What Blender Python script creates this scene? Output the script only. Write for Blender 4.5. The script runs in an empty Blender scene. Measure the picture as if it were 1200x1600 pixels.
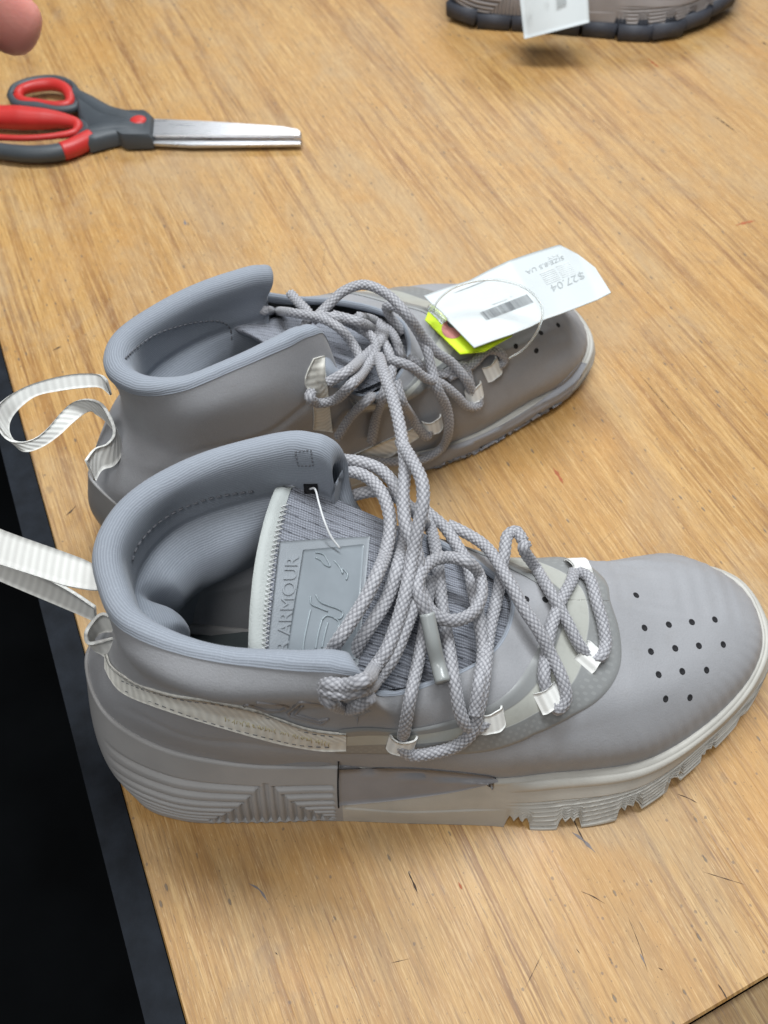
import bpy, math, random
import numpy as np
from mathutils import Vector, Matrix
from mathutils.bvhtree import BVHTree
random.seed(7); RNG = np.random.default_rng(7)
S = bpy.context.scene
COL = S.collection
R = math.radians

# ------------------------------------------------------------------ camera, world, lamps, exposure
FPX, PITCH, CAMZ = 1500.0, R(54.0), 0.4134            # focal length in photo pixels, pitch below horizon, height
cd = bpy.data.cameras.new('camera'); cam = bpy.data.objects.new('camera', cd); COL.objects.link(cam)
cd.sensor_fit = 'VERTICAL'; cd.sensor_height = 36.0; cd.lens = FPX / 1600 * 36
cam.location = (0, 0, CAMZ); cam.rotation_euler = (math.pi / 2 - PITCH, 0, 0)
cd.clip_start = 0.01; cd.clip_end = 60
cd.dof.use_dof = True; cd.dof.focus_distance = 0.385; cd.dof.aperture_fstop = 15.0
S.camera = cam
W = bpy.data.worlds.new('World'); S.world = W; W.use_nodes = True
W.node_tree.nodes['Background'].inputs[0].default_value = (0.93, 0.97, 1.0, 1)
W.node_tree.nodes['Background'].inputs[1].default_value = 0.13
def area_lamp(name, loc, target, sx, sy, power, col):
    l = bpy.data.lights.new(name, 'AREA'); l.shape = 'RECTANGLE'; l.size = sx; l.size_y = sy
    l.energy = power; l.color = col
    o = bpy.data.objects.new(name, l); COL.objects.link(o); o.location = loc
    o.rotation_euler = (Vector(target) - Vector(loc)).to_track_quat('-Z', 'Y').to_euler()
    return o
area_lamp('ceiling_lamp', (0.12, 0.62, 1.55), (0.05, 0.35, 0), 1.2, 0.32, 27.5, (0.925, 0.97, 1.0))
area_lamp('ceiling_lamp', (0.35, 2.7, 1.7), (0.1, 0.5, 0), 1.8, 0.5, 22, (0.96, 0.98, 1.0))
area_lamp('ceiling_lamp', (-0.30, -0.50, 1.6), (0.05, 0.3, 0), 0.36, 1.2, 12.5, (0.98, 0.98, 0.97))
S.view_settings.view_transform = 'Standard'; S.view_settings.look = 'None'
S.view_settings.exposure = 0.1; S.view_settings.gamma = 1.0

# ------------------------------------------------------------------ projection of photo pixels onto real geometry
FW = np.array([0, math.cos(PITCH), -math.sin(PITCH)]); UPV = np.array([0, math.sin(PITCH), math.cos(PITCH)])
CAM = np.array([0, 0, CAMZ])
def ray(px, py):
    d = FW + np.array([1.0, 0, 0]) * (px - 600) / FPX - UPV * (py - 800) / FPX
    return d / np.linalg.norm(d)
def un(px, py, z=0.0):                                 # z in metres
    d = ray(px, py); return CAM + d * (z - CAMZ) / d[2]

# ------------------------------------------------------------------ mesh helpers
def mesh_obj(name, V, Fc, mat, parent=None, uv=None, smooth=True, mats=None, midx=None):
    V = np.asarray(V, float)
    q = parent
    while q is not None: V = V - np.array(q.location); q = q.parent
    me = bpy.data.meshes.new(name)
    Fc = [tuple(int(i) for i in f) for f in Fc] if not isinstance(Fc, np.ndarray) else Fc
    if isinstance(Fc, np.ndarray):
        n, k = Fc.shape
        me.vertices.add(len(V)); me.vertices.foreach_set('co', V.ravel())
        me.loops.add(n * k); me.loops.foreach_set('vertex_index', Fc.ravel().astype(np.int32))
        me.polygons.add(n); me.polygons.foreach_set('loop_start', np.arange(0, n * k, k, dtype=np.int32))
        me.update(calc_edges=True); loops = Fc.ravel()
    else:
        me.from_pydata(V.tolist(), [], Fc); loops = np.array([i for f in Fc for i in f])
    if uv is not None:
        ul = me.uv_layers.new(name='UVMap'); ul.data.foreach_set('uv', np.asarray(uv, float)[loops].ravel())
    me.polygons.foreach_set('use_smooth', np.full(len(me.polygons), smooth))
    for m in (mats or [mat]): me.materials.append(m)
    if midx is not None: me.polygons.foreach_set('material_index', np.asarray(midx, np.int32))
    me.validate(); me.update()
    o = bpy.data.objects.new(name, me); COL.objects.link(o)
    if parent is not None: o.parent = parent
    return o
def tag(o, label=None, cat=None, group=None, kind=None):
    for k, v in (('label', label), ('category', cat), ('group', group), ('kind', kind)):
        if v: o[k] = v
    return o
def empty(name, loc, label, cat, group=None):
    o = bpy.data.objects.new(name, None); o.empty_display_size = 0.02; COL.objects.link(o); o.location = loc
    return tag(o, label, cat, group)
def grid_faces(nv, nu, closed=False):
    a = np.arange(nv * nu).reshape(nv, nu)
    if closed: a = np.concatenate([a, a[:, :1]], 1)
    return np.stack([a[:-1, :-1], a[:-1, 1:], a[1:, 1:], a[1:, :-1]], -1).reshape(-1, 4)
def spline(keys, xs, period=None):                     # keys: rows (t, values...); cubic Hermite through them
    k = np.array(sorted(keys), float); t, v = k[:, 0], k[:, 1:]
    if period:
        t = np.concatenate([t[-2:] - period, t, t[:3] + period]); v = np.concatenate([v[-2:], v, v[:3]])
        xs = np.mod(xs, period)
    m = np.gradient(v, axis=0) if len(t) < 3 else None
    h = np.diff(t); d = np.diff(v, axis=0) / h[:, None]
    m = np.zeros_like(v); m[0] = d[0]; m[-1] = d[-1]
    if len(t) > 2: m[1:-1] = (d[:-1] * h[1:, None] + d[1:] * h[:-1, None]) / (h[:-1] + h[1:])[:, None]
    i = np.clip(np.searchsorted(t, xs, 'right') - 1, 0, len(t) - 2)
    s = ((xs - t[i]) / h[i])[:, None]; hh = h[i][:, None]
    return ((2*s**3-3*s**2+1)*v[i] + (s**3-2*s**2+s)*hh*m[i] + (-2*s**3+3*s**2)*v[i+1] + (s**3-s**2)*hh*m[i+1])
def curve(P, step):                                    # smooth curve through points, resampled evenly
    P = np.asarray(P, float); t = np.concatenate([[0], np.cumsum(np.sqrt(np.linalg.norm(np.diff(P, axis=0), axis=1)) + 1e-9)])
    q = spline(np.column_stack([t, P]).tolist(), np.linspace(0, t[-1], max(60, 30 * len(P))))
    s = np.concatenate([[0], np.cumsum(np.linalg.norm(np.diff(q, axis=0), axis=1))])
    n = max(2, int(round(s[-1] / step)) + 1); x = np.linspace(0, s[-1], n)
    return np.column_stack([np.interp(x, s, q[:, k]) for k in range(3)])
def frames(P):
    T = np.gradient(P, axis=0); T /= np.linalg.norm(T, axis=1)[:, None] + 1e-12
    n = np.cross(T[0], [0, 0, 1.0]); n = n if np.linalg.norm(n) > 1e-3 else np.array([1.0, 0, 0]); N = []
    for t in T:
        n = n - t * (n @ t); n /= np.linalg.norm(n) + 1e-12; N.append(n)
    N = np.array(N); return T, N, np.cross(T, N)
def tube(P, r, n=10, step=None, braid=False, flat=1.0, cap=True):
    P = curve(P, step) if step else np.asarray(P, float)
    T, N, B = frames(P); L = np.concatenate([[0], np.cumsum(np.linalg.norm(np.diff(P, axis=0), axis=1))])
    th = np.arange(n) * 2 * math.pi / n
    rr = np.full((len(P), n), r) if np.isscalar(r) else np.repeat(np.asarray(r)[:, None], n, 1)
    if braid:
        nb = 7; p = 0.0027
        a = th[None] * nb / (2*math.pi) + L[:, None] / p; b = th[None] * nb / (2*math.pi) - L[:, None] / p
        hgt = np.sqrt(np.abs(np.sin(math.pi * a) * np.sin(math.pi * b)))
        rr = rr * (0.80 + 0.27 * hgt)
    V = P[:, None] + rr[..., None] * (np.cos(th)[None, :, None] * N[:, None] + flat * np.sin(th)[None, :, None] * B[:, None])
    V = V.reshape(-1, 3); Fc = grid_faces(len(P), n, True)
    uv = np.stack([np.repeat(L[:, None], n, 1), np.repeat(th[None] / 6.2832, len(P), 0)], -1).reshape(-1, 2)
    if cap:
        V = np.concatenate([V, P[:1], P[-1:]]); uv = np.concatenate([uv, [[0, 0], [L[-1], 0]]])
        c0, c1 = len(V) - 2, len(V) - 1; i = np.arange(n); j = (i + 1) % n; e = (len(P) - 1) * n
        Fc = np.concatenate([Fc, np.stack([np.full(n, c0), j, i, i], -1), np.stack([np.full(n, c1), e + i, e + j, e + j], -1)])
    return V, Fc, uv
def fix_tris(Fc):                                      # quads with a doubled corner become triangles
    return [tuple(f[:3]) if f[2] == f[3] else tuple(f) for f in Fc.tolist()]
class Bag:                                             # collects pieces that make up ONE part
    def __init__(s): s.V, s.F, s.U, s.n = [], [], [], 0
    def add(s, V, Fc, uv=None):
        s.V.append(np.asarray(V, float)); s.F += [tuple(i + s.n for i in f) for f in (Fc.tolist() if isinstance(Fc, np.ndarray) else Fc)]
        s.U.append(np.zeros((len(V), 2)) if uv is None else np.asarray(uv, float)); s.n += len(V); return s
    def tube(s, *a, **k):
        V, Fc, uv = tube(*a, **k); return s.add(V, fix_tris(Fc), uv)
    def box(s, c, half, M=None):
        q = np.array([[x, y, z] for x in (-1, 1) for y in (-1, 1) for z in (-1, 1)]) * np.array(half)
        if M is not None: q = q @ np.array(M).T
        return s.add(q + np.array(c), [(0,1,3,2),(4,6,7,5),(0,4,5,1),(2,3,7,6),(0,2,6,4),(1,5,7,3)])
    def obj(s, name, mat, parent=None, smooth=True):
        return mesh_obj(name, np.concatenate(s.V), s.F, mat, parent, np.concatenate(s.U), smooth)
def prism(poly, z0, z1, bev=0.0):                      # extruded outline (world xy), optional chamfered top edge
    p = np.asarray(poly, float); n = len(p); c = p.mean(0)
    d = c - p; d /= np.linalg.norm(d, axis=1)[:, None]
    rows = [(p, z0), (p, z1 - bev), (p + d * bev, z1)] if bev else [(p, z0), (p, z1)]
    V = np.concatenate([np.column_stack([q, np.full(n, z)]) for q, z in rows]); m = len(rows)
    Fc = [tuple(reversed(range(n))), tuple(range((m-1)*n, m*n))]
    for k in range(m - 1): Fc += [(k*n+i, k*n+(i+1) % n, (k+1)*n+(i+1) % n, (k+1)*n+i) for i in range(n)]
    return V, Fc

# ------------------------------------------------------------------ materials
class NT:
    def __init__(s, name):
        s.m = bpy.data.materials.new(name); s.m.use_nodes = True; s.t = s.m.node_tree
        s.b = s.t.nodes['Principled BSDF']; s.out = s.t.nodes['Material Output']
    def n(s, typ, ins=None, **props):
        x = s.t.nodes.new('ShaderNode' + typ)
        for k, v in props.items(): setattr(x, k, v)
        for k, v in (ins or {}).items(): s.set(x, k, v)
        return x
    def set(s, x, k, v):
        i = x.inputs[k]
        if isinstance(v, bpy.types.NodeSocket): s.t.links.new(v, i)
        elif isinstance(v, bpy.types.Node): s.t.links.new(v.outputs[0], i)
        else: i.default_value = (*v, 1) if (isinstance(v, tuple) and len(v) == 3 and i.type == 'RGBA') else v
    def P(s, **k):
        for a, v in k.items(): s.set(s.b, a.replace('_', ' '), v)
    def math(s, op, a, b=0.0, c=0.0): return s.n('Math', {0: a, 1: b, 2: c}, operation=op).outputs[0]
    def mix(s, f, a, b, mode='MIX'):
        x = s.n('Mix', data_type='RGBA', blend_type=mode); s.set(x, 0, f); s.set(x, 6, a); s.set(x, 7, b); return x.outputs[2]
    def ramp(s, f, lo, hi, a=0.0, b=1.0): return s.n('MapRange', {0: f, 1: lo, 2: hi, 3: a, 4: b}).outputs[0]
    def noise(s, vec, scale, detail=3, rough=0.5, dist=0.0):
        return s.n('TexNoise', {'Vector': vec, 'Scale': scale, 'Detail': detail, 'Roughness': rough, 'Distortion': dist}).outputs[0]
    def map(s, vec, scale=(1, 1, 1), rot=(0, 0, 0)): return s.n('Mapping', {'Vector': vec, 'Scale': scale, 'Rotation': rot}).outputs[0]
    def coord(s, k='Object'): return s.n('TexCoord').outputs[k]
    def bump(s, h, strength=0.3, dist=0.001, normal=None):
        x = s.n('Bump', {'Height': h, 'Strength': strength, 'Distance': dist})
        if normal is not None: s.set(x, 'Normal', normal)
        s.set(s.b, 'Normal', x.outputs[0]); return x.outputs[0]
def plain(name, col, rough=0.5, metal=0.0, var=0.12, scale=60, bump=0.0, bscale=900, bd=0.0005, **kw):
    t = NT(name); c = t.coord(); f = t.noise(c, scale, 4)
    t.P(Base_Color=t.mix(t.ramp(f, 0.3, 0.7), tuple(x * (1 - var) for x in col), tuple(min(1, x * (1 + var)) for x in col)),
        Roughness=rough, Metallic=metal, **kw)
    if bump: t.bump(t.noise(c, bscale, 2), bump, bd)
    return t.m
M = {}
# varnished softwood bench top: streaky grain along the boards, worn varnish patches, nicks and ink marks
GR = R(114.0 - 90.0)
def wood_mat(name, k=(1, 1, 1), rough=0.42):
    t = NT(name); o = t.coord(); v = t.map(o, rot=(0, 0, -GR))           # y runs along the grain
    K = lambda *c: tuple(x * y * w for x, y, w in zip(c, k, (0.90, 0.86, 0.77)))
    s1 = t.noise(t.map(v, (42, 3.0, 1)), 1, 5, 0.6, 0.5)
    s2 = t.noise(t.map(v, (300, 6, 1)), 1, 6, 0.68, 0.2)
    s3 = t.noise(t.map(v, (1150, 36, 1)), 1, 4, 0.68)
    s4 = t.noise(t.map(v, (650, 13, 1)), 1, 4, 0.68, 0.2)
    late = t.noise(t.map(v, (85, 1.7, 1)), 1, 3, 0.5, 0.25)
    lines = t.ramp(t.math('ABSOLUTE', t.math('SUBTRACT', late, 0.5)), 0.004, 0.034, 1.0, 0.0)
    keep = t.ramp(t.noise(t.map(v, (22, 3.5, 1)), 1, 3, 0.6), 0.36, 0.55)
    lines = t.math('MULTIPLY', lines, keep)
    base = t.mix(t.ramp(s1, 0.3, 0.72), K(0.41, 0.222, 0.072), K(0.56, 0.345, 0.132))
    base = t.mix(t.math('MULTIPLY', t.ramp(s2, 0.5, 0.74), 0.45), base, K(0.70, 0.475, 0.215))
    base = t.mix(t.math('MULTIPLY', t.ramp(s2, 0.48, 0.3), 0.36), base, K(0.34, 0.172, 0.055))
    base = t.mix(t.math('MULTIPLY', t.ramp(s4, 0.53, 0.68), 0.42), base, K(0.30, 0.165, 0.065))
    base = t.mix(t.math('MULTIPLY', t.ramp(s4, 0.46, 0.34), 0.45), base, K(0.74, 0.52, 0.25))
    base = t.mix(t.math('MULTIPLY', lines, 0.78), base, K(0.24, 0.108, 0.036))
    base = t.mix(t.math('MULTIPLY', t.ramp(s3, 0.53, 0.66), 0.6), base, K(0.22, 0.125, 0.05))
    base = t.mix(t.math('MULTIPLY', t.ramp(s3, 0.46, 0.34), 0.42), base, K(0.78, 0.58, 0.32))
    worn = t.noise(t.map(v, (13, 7, 1)), 1, 6, 0.68, 0.8)                 # where the varnish has worn grey
    base = t.mix(t.math('MULTIPLY', t.ramp(worn, 0.46, 0.66), 0.62), base, K(0.47, 0.35, 0.225))
    amber = t.noise(t.map(v, (16, 9, 1)), 1, 4, 0.65, 0.6)
    base = t.mix(t.math('MULTIPLY', t.ramp(amber, 0.50, 0.68), 0.58), base, K(0.53, 0.29, 0.088))
    for ang, sc, st in ((0.5, (700, 11, 1), .5), (-0.8, (820, 14, 1), .45), (1.25, (900, 16, 1), .4)):      # knife scratches across the grain
        sn = t.noise(t.map(t.map(o, rot=(0, 0, -GR + ang)), sc), 1, 2, 0.5)
        sk = t.math('MULTIPLY', t.ramp(sn, 0.70, 0.76), t.ramp(t.noise(t.map(o, (5, 5, 1)), 1.0 + ang, 2), 0.45, 0.62))
        base = t.mix(t.math('MULTIPLY', sk, st), base, K(0.20, 0.12, 0.06))
    def flecks(sc, lo, keep_lo, seed):
        vor = t.n('TexVoronoi', {'Vector': t.map(t.n('VectorMath', {0: v, 1: (seed, seed, 0)}, operation='ADD').outputs[0], sc), 'Scale': 1.0, 'Randomness': 1.0})
        rnd = t.n('SeparateColor', {0: vor.outputs['Color']}).outputs[0]
        wob = t.math('ADD', vor.outputs['Distance'], t.math('MULTIPLY', t.noise(v, 700, 2), 0.12))
        return t.math('MULTIPLY', t.ramp(wob, lo, lo + 0.05, 1.0, 0.0), t.ramp(rnd, keep_lo, keep_lo + 0.02))
    f1 = flecks((190, 70, 1), 0.15, 0.62, 0.0)
    f2 = flecks((420, 60, 1), 0.17, 0.52, 3.3)
    f3 = flecks((46, 30, 1), 0.11, 0.80, 7.1)
    f5 = flecks((520, 380, 1), 0.17, 0.72, 5.9)
    base = t.mix(t.math('MULTIPLY', f5, 0.5), base, (0.13, 0.085, 0.05))
    f4 = flecks((190, 150, 1), 0.15, 0.60, 1.7)
    base = t.mix(t.math('MULTIPLY', f4, 0.6), base, (0.12, 0.09, 0.07))
    s6 = t.noise(t.map(v, (1900, 130, 1)), 1, 3, 0.7); base = t.mix(t.math('MULTIPLY', t.ramp(s6, 0.56, 0.68), 0.55), base, K(0.26, 0.155, 0.07)); base = t.mix(t.math('MULTIPLY', t.ramp(s6, 0.42, 0.32), 0.4), base, K(0.82, 0.62, 0.36))
    grime = t.noise(t.map(v, (34, 20, 1)), 1, 5, 0.75, 0.8); base = t.mix(t.math('MULTIPLY', t.ramp(grime, 0.58, 0.74), 0.38), base, K(0.27, 0.19, 0.13))
    base = t.mix(t.math('MULTIPLY', f1, 0.72), base, (0.10, 0.085, 0.07))
    base = t.mix(t.math('MULTIPLY', f2, 0.42), base, (0.16, 0.10, 0.06))
    base = t.mix(t.math('MULTIPLY', f3, 0.35), base, (0.15, 0.11, 0.08))
    hgt = t.math('SUBTRACT', t.math('ADD', t.math('MULTIPLY', s2, 0.5), t.math('MULTIPLY', s3, 0.35)), t.math('ADD', t.math('MULTIPLY', lines, 0.25), t.math('MULTIPLY', f1, 0.5)))
    t.bump(hgt, 0.35, 0.0006)
    t.P(Base_Color=base, Roughness=t.math('ADD', t.ramp(worn, 0.35, 0.7, rough - 0.08, rough + 0.12), t.math('MULTIPLY', s2, 0.1)))
    t.b.inputs['Specular IOR Level'].default_value = 0.45
    return t.m
M['wood'] = wood_mat('bench_wood')
M['old_wood'] = wood_mat('old_wood', (0.50, 0.53, 0.58), 0.6)
M['trim'] = plain('black_edging', (0.010, 0.0128, 0.018), 0.75, var=0.35, scale=90, bump=0.3, bscale=500, Specular_IOR_Level=0.2)
M['floor'] = plain('dark_floor', (0.0035, 0.0042, 0.005), 0.9, var=0.4, scale=8, Specular_IOR_Level=0.1)
def neoprene(name, col, stain=(0.245, 0.235, 0.225)):
    t = NT(name); o = t.coord()
    f = t.noise(o, 28, 4, 0.6); g = t.noise(o, 90, 4, 0.7)
    c = t.mix(t.ramp(f, 0.35, 0.7), tuple(x * 0.93 for x in col), tuple(x * 1.05 for x in col))
    c = t.mix(t.math('MULTIPLY', t.ramp(g, 0.55, 0.8), 0.28), c, stain)
    t.P(Base_Color=c, Roughness=0.62, Sheen_Weight=0.12, Sheen_Roughness=0.5)
    t.b.inputs['Specular IOR Level'].default_value = 0.32
    c2 = t.mix(t.math('MULTIPLY', t.ramp(t.noise(o, 1300, 3, 0.7), 0.42, 0.66), 0.22), c, tuple(x * 0.72 for x in col)); t.P(Base_Color=c2)
    fine = t.math('ADD', t.noise(o, 1500, 3, 0.7), t.math('MULTIPLY', t.noise(o, 130, 4), 0.9))
    t.bump(fine, 0.42, 0.0004)
    return t.m
M['upper'] = neoprene('grey_neoprene', (0.315, 0.317, 0.332))
def ribbed(name, col, pitch=0.0011, along='v', rough=0.8, strength=0.55):
    t = NT(name); uv = t.coord('UV'); sx = t.n('SeparateXYZ', {0: uv})
    w = t.math('ADD', sx.outputs[1 if along == 'v' else 0], t.math('MULTIPLY', t.noise(t.coord(), 120, 3), 0.0016))
    s = t.math('SINE', t.math('MULTIPLY', w, 2 * math.pi / pitch))
    h = t.math('MULTIPLY_ADD', s, 0.5, 0.5)
    fl = t.noise(t.map(uv, (2500, 400, 1) if along == 'v' else (400, 2500, 1)), 1, 3)
    c = t.mix(h, tuple(x * 0.84 for x in col), tuple(x * 1.07 for x in col))
    c = t.mix(t.math('MULTIPLY', t.ramp(fl, 0.55, 0.8), 0.35), c, tuple(min(1, x * 1.7) for x in col))
    t.P(Base_Color=c, Roughness=rough, Sheen_Weight=0.15); t.b.inputs['Specular IOR Level'].default_value = 0.3
    t.bump(t.math('ADD', h, t.math('MULTIPLY', fl, 0.5)), strength, 0.0005)
    return t.m
M['lining'] = ribbed('ribbed_knit', (0.258, 0.283, 0.325), 0.00098, strength=0.24)
def mesh_fabric(name, col):
    t = NT(name); o = t.coord(); uv = t.map(o, rot=(0, 0, 0)); sx = t.n('SeparateXYZ', {0: uv})
    w = t.math('ADD', sx.outputs[1], t.math('MULTIPLY', t.noise(t.coord(), 150, 2), 0.0012))
    h = t.math('MULTIPLY_ADD', t.math('SINE', t.math('MULTIPLY', w, 6.2832 / 0.0012)), 0.5, 0.5)
    row = t.ramp(t.math('ABSOLUTE', t.math('SUBTRACT', t.math('FRACT', t.math('DIVIDE', sx.outputs[1], 0.0042)), 0.5)), 0.40, 0.46)
    dash = t.math('GREATER_THAN', t.math('FRACT', t.math('ADD', t.math('DIVIDE', sx.outputs[0], 0.0075), t.math('MULTIPLY', t.math('FLOOR', t.math('DIVIDE', sx.outputs[1], 0.0042)), 0.37))), 0.45)
    slot = t.math('MULTIPLY', row, dash)
    kn = t.math('MULTIPLY_ADD', t.math('SINE', t.math('MULTIPLY', sx.outputs[0], 6.2832 / 0.0009)), 0.5, 0.5)
    c = t.mix(t.math('MULTIPLY', h, t.math('MULTIPLY_ADD', kn, 0.4, 0.6)), tuple(x * 0.6 for x in col), tuple(x * 1.2 for x in col))
    c = t.mix(t.math('MULTIPLY', slot, 0.85), c, (0.055, 0.06, 0.075))
    t.P(Base_Color=c, Roughness=0.85, Sheen_Weight=0.1)
    t.bump(t.math('SUBTRACT', t.math('ADD', t.math('MULTIPLY', h, 0.6), t.math('MULTIPLY', kn, 0.3)), t.math('MULTIPLY', slot, 1.6)), 0.7, 0.0006)
    return t.m
M['mesh'] = mesh_fabric('tongue_mesh', (0.27, 0.285, 0.33))
def webbing(name, col, pitch=0.0026, dirt=0.0):
    t = NT(name); uv = t.coord('UV'); sx = t.n('SeparateXYZ', {0: uv})
    a = t.math('MULTIPLY_ADD', t.math('SINE', t.math('MULTIPLY', sx.outputs[0], 6.2832 / pitch)), 0.5, 0.5)
    b = t.math('MULTIPLY_ADD', t.math('SINE', t.math('MULTIPLY', sx.outputs[1], 6.2832 / 0.0009)), 0.5, 0.5)
    f = t.noise(t.coord(), 120, 4, 0.7)
    c = t.mix(a, tuple(x * 0.86 for x in col), col)
    c = t.mix(t.math('MULTIPLY', t.ramp(f, 0.45, 0.75), 0.22 + dirt), c, (0.30, 0.26, 0.19) if dirt else tuple(x * 0.75 for x in col))
    t.P(Base_Color=c, Roughness=0.75, Sheen_Weight=0.15)
    t.bump(t.math('ADD', a, t.math('MULTIPLY', b, 0.06)), 0.35, 0.0005)
    return t.m
M['web'] = webbing('white_webbing', (0.80, 0.80, 0.765), 0.0032)
M['oldweb'] = webbing('soiled_webbing', (0.76, 0.75, 0.69), 0.0036, 0.03)
M['loop'] = webbing('lace_loop_webbing', (0.82, 0.82, 0.79), 0.003)
def lace_mat():
    t = NT('braided_lace'); o = t.coord(); f = t.noise(o, 1500, 2); g = t.noise(o, 25, 3)
    c = t.mix(t.ramp(f, 0.3, 0.7), (0.26, 0.26, 0.28), (0.40, 0.40, 0.425))
    c = t.mix(t.math('MULTIPLY', t.ramp(g, 0.4, 0.7), 0.3), c, (0.22, 0.22, 0.235))
    uv = t.coord('UV'); sx = t.n('SeparateXYZ', {0: uv}); q = t.math('MULTIPLY', sx.outputs[1], 7.0); w = t.math('DIVIDE', sx.outputs[0], 0.0027)
    dia = t.math('ABSOLUTE', t.math('MULTIPLY', t.math('SINE', t.math('MULTIPLY', t.math('ADD', q, w), math.pi)), t.math('SINE', t.math('MULTIPLY', t.math('SUBTRACT', q, w), math.pi))))
    c = t.mix(t.ramp(t.math('ADD', dia, t.math('MULTIPLY', t.math('SUBTRACT', f, 0.5), 0.35)), 0.0, 0.34), (0.165, 0.165, 0.18), c); c = t.mix(t.ramp(dia, 0.55, 1.0, 0.0, 0.5), c, (0.52, 0.52, 0.54))  # braid gaps shaded dark and strand crests highlighted in the colour
    t.P(Base_Color=c, Roughness=0.5, Sheen_Weight=0.2); t.b.inputs['Specular IOR Level'].default_value = 0.5
    t.bump(t.noise(o, 3500, 2), 0.3, 0.0003); return t.m
M['lace'] = lace_mat()
M['aglet'] = plain('aglet_plastic', (0.30, 0.315, 0.31), 0.22, var=0.05)
def film_mat():
    t = NT('glossy_film'); uv = t.coord('UV'); sx = t.n('SeparateXYZ', {0: uv})
    u, v = sx.outputs[0], sx.outputs[1]                                # v: 0 outer border to 1 inner border
    band = t.math('MULTIPLY', t.ramp(v, 0.44, 0.46), t.ramp(v, 0.80, 0.78))
    k = t.math('MULTIPLY', t.math('SINE', t.math('MULTIPLY', u, 6.2832 / 0.0034)), t.math('SINE', t.math('MULTIPLY', v, 6.2832 * 5.5)))
    dots = t.math('MULTIPLY', t.ramp(k, 0.25, 0.45), t.math('MULTIPLY', t.ramp(v, 0.40, 0.36), t.ramp(v, 0.05, 0.09)))
    c = t.mix(band, (0.232, 0.238, 0.238), (0.40, 0.405, 0.37))
    c = t.mix(t.math('MULTIPLY', dots, 0.18), c, (0.42, 0.43, 0.42))
    c = t.mix(t.math('MULTIPLY', t.ramp(t.noise(t.coord(), 220, 4, 0.7), 0.5, 0.8), 0.3), c, (0.24, 0.24, 0.22))
    t.P(Base_Color=c, Roughness=0.34); t.bump(t.math('ADD', band, t.math('MULTIPLY', t.noise(t.coord(), 500, 2), 0.3)), 0.3, 0.0004); return t.m
M['film'] = film_mat()
M['hole'] = plain('hole_dark', (0.012, 0.012, 0.014), 0.9)  # painted shade for the perforations and lace slot; also the seam line
M['thread'] = plain('white_thread', (0.66, 0.67, 0.68), 0.7)
M['stitch'] = plain('grey_thread', (0.12, 0.125, 0.14), 0.8)
M['satin'] = plain('satin_label', (0.265, 0.288, 0.312), 0.42, var=0.06, bump=0.35, bscale=1800)
M['gloss'] = plain('glossy_label', (0.24, 0.268, 0.292), 0.27, var=0.10, scale=40, bump=0.1, bscale=300)
M['embossed'] = plain('embossed_line', (0.265, 0.305, 0.33), 0.25)
M['bind'] = plain('stretch_binding', (0.40, 0.425, 0.415), 0.85, var=0.06, bump=0.4, bscale=1600)
M['panel'] = plain('shank_plastic', (0.25, 0.245, 0.255), 0.38, var=0.08, bump=0.1)
M['panel2'] = neoprene('smooth_grey_panel', (0.315, 0.318, 0.34))
M['yellow'] = plain('faded_yellow_thread', (0.54, 0.49, 0.31), 0.8)
M['sole'] = plain('pale_rubber', (0.47, 0.455, 0.415), 0.5, var=0.08, scale=70, bump=0.12, bscale=800)
M['heel'] = plain('grey_foam', (0.345, 0.34, 0.338), 0.5, var=0.06, scale=50, bump=0.12, bscale=1500)
M['insole'] = plain('insole_cloth', (0.10, 0.12, 0.125), 0.9, bump=0.5, bscale=1200)

# ------------------------------------------------------------------ floor and bench
fl = mesh_obj('floor', [(-4, -4, -0.9), (4, -4, -0.9), (4, 4, -0.9), (-4, 4, -0.9)], [(0, 1, 2, 3)], M['floor']); tag(fl, 'dark floor below the bench', None, None, 'structure')
EA = R(113.2); eu = np.array([math.cos(EA), math.sin(EA)]); ev = np.array([math.cos(EA - math.pi/2), math.sin(EA - math.pi/2)])
E0 = np.array([-0.0759, 0.0576])
bench = empty('workbench', (0, 0, -0.9), 'scratched honey coloured wooden workbench with black edging under both grey shoes', 'workbench')
def ub(u, v): return E0 + eu * u + ev * v
# the front edge runs through two points seen at the lower corner of the picture
fa, fb = np.array([0.1166, 0.0576]), np.array([0.1513, 0.0744]); fd = (fb - fa) / np.linalg.norm(fb - fa)
def front(v):                                          # u of the front edge at distance v from the left edge
    s = (v - (fa - E0) @ ev) / (fd @ ev); return (fa + fd * s - E0) @ eu
V, Fc = prism([ub(front(0), 0), ub(front(1.7), 1.7), ub(2.2, 1.7), ub(2.2, 0)], -0.035, 0.0, 0.0012)
tag(mesh_obj('tabletop', V, Fc, M['wood'], bench, smooth=False))
V, Fc = prism([ub(front(0), -0.0145), ub(front(0), -0.0004), ub(2.2, -0.0004), ub(2.2, -0.0145)], -0.033, -0.0006, 0.0012)
mesh_obj('edging', V, Fc, M['trim'], bench, smooth=False)
V, Fc = prism([ub(front(0) - 0.09, 0), ub(front(1.7) - 0.09, 1.7), ub(front(1.7) - 0.0005, 1.7), ub(front(0) - 0.0005, 0)], -0.07, -0.006, 0.002)
mesh_obj('front_board', V, Fc, M['old_wood'], bench, smooth=False)
for uu, vv in ((-0.05, 0.06), (2.1, 0.06), (2.1, 1.6), (0.3, 1.6)):
    c = ub(uu + 0.1, vv); V, Fc = prism([c + eu*a + ev*b for a, b in ((-.03,-.03),(-.03,.03),(.03,.03),(.03,-.03))], -0.9, -0.036)
    mesh_obj('leg', V, Fc, M['old_wood'], bench, smooth=False)

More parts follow.
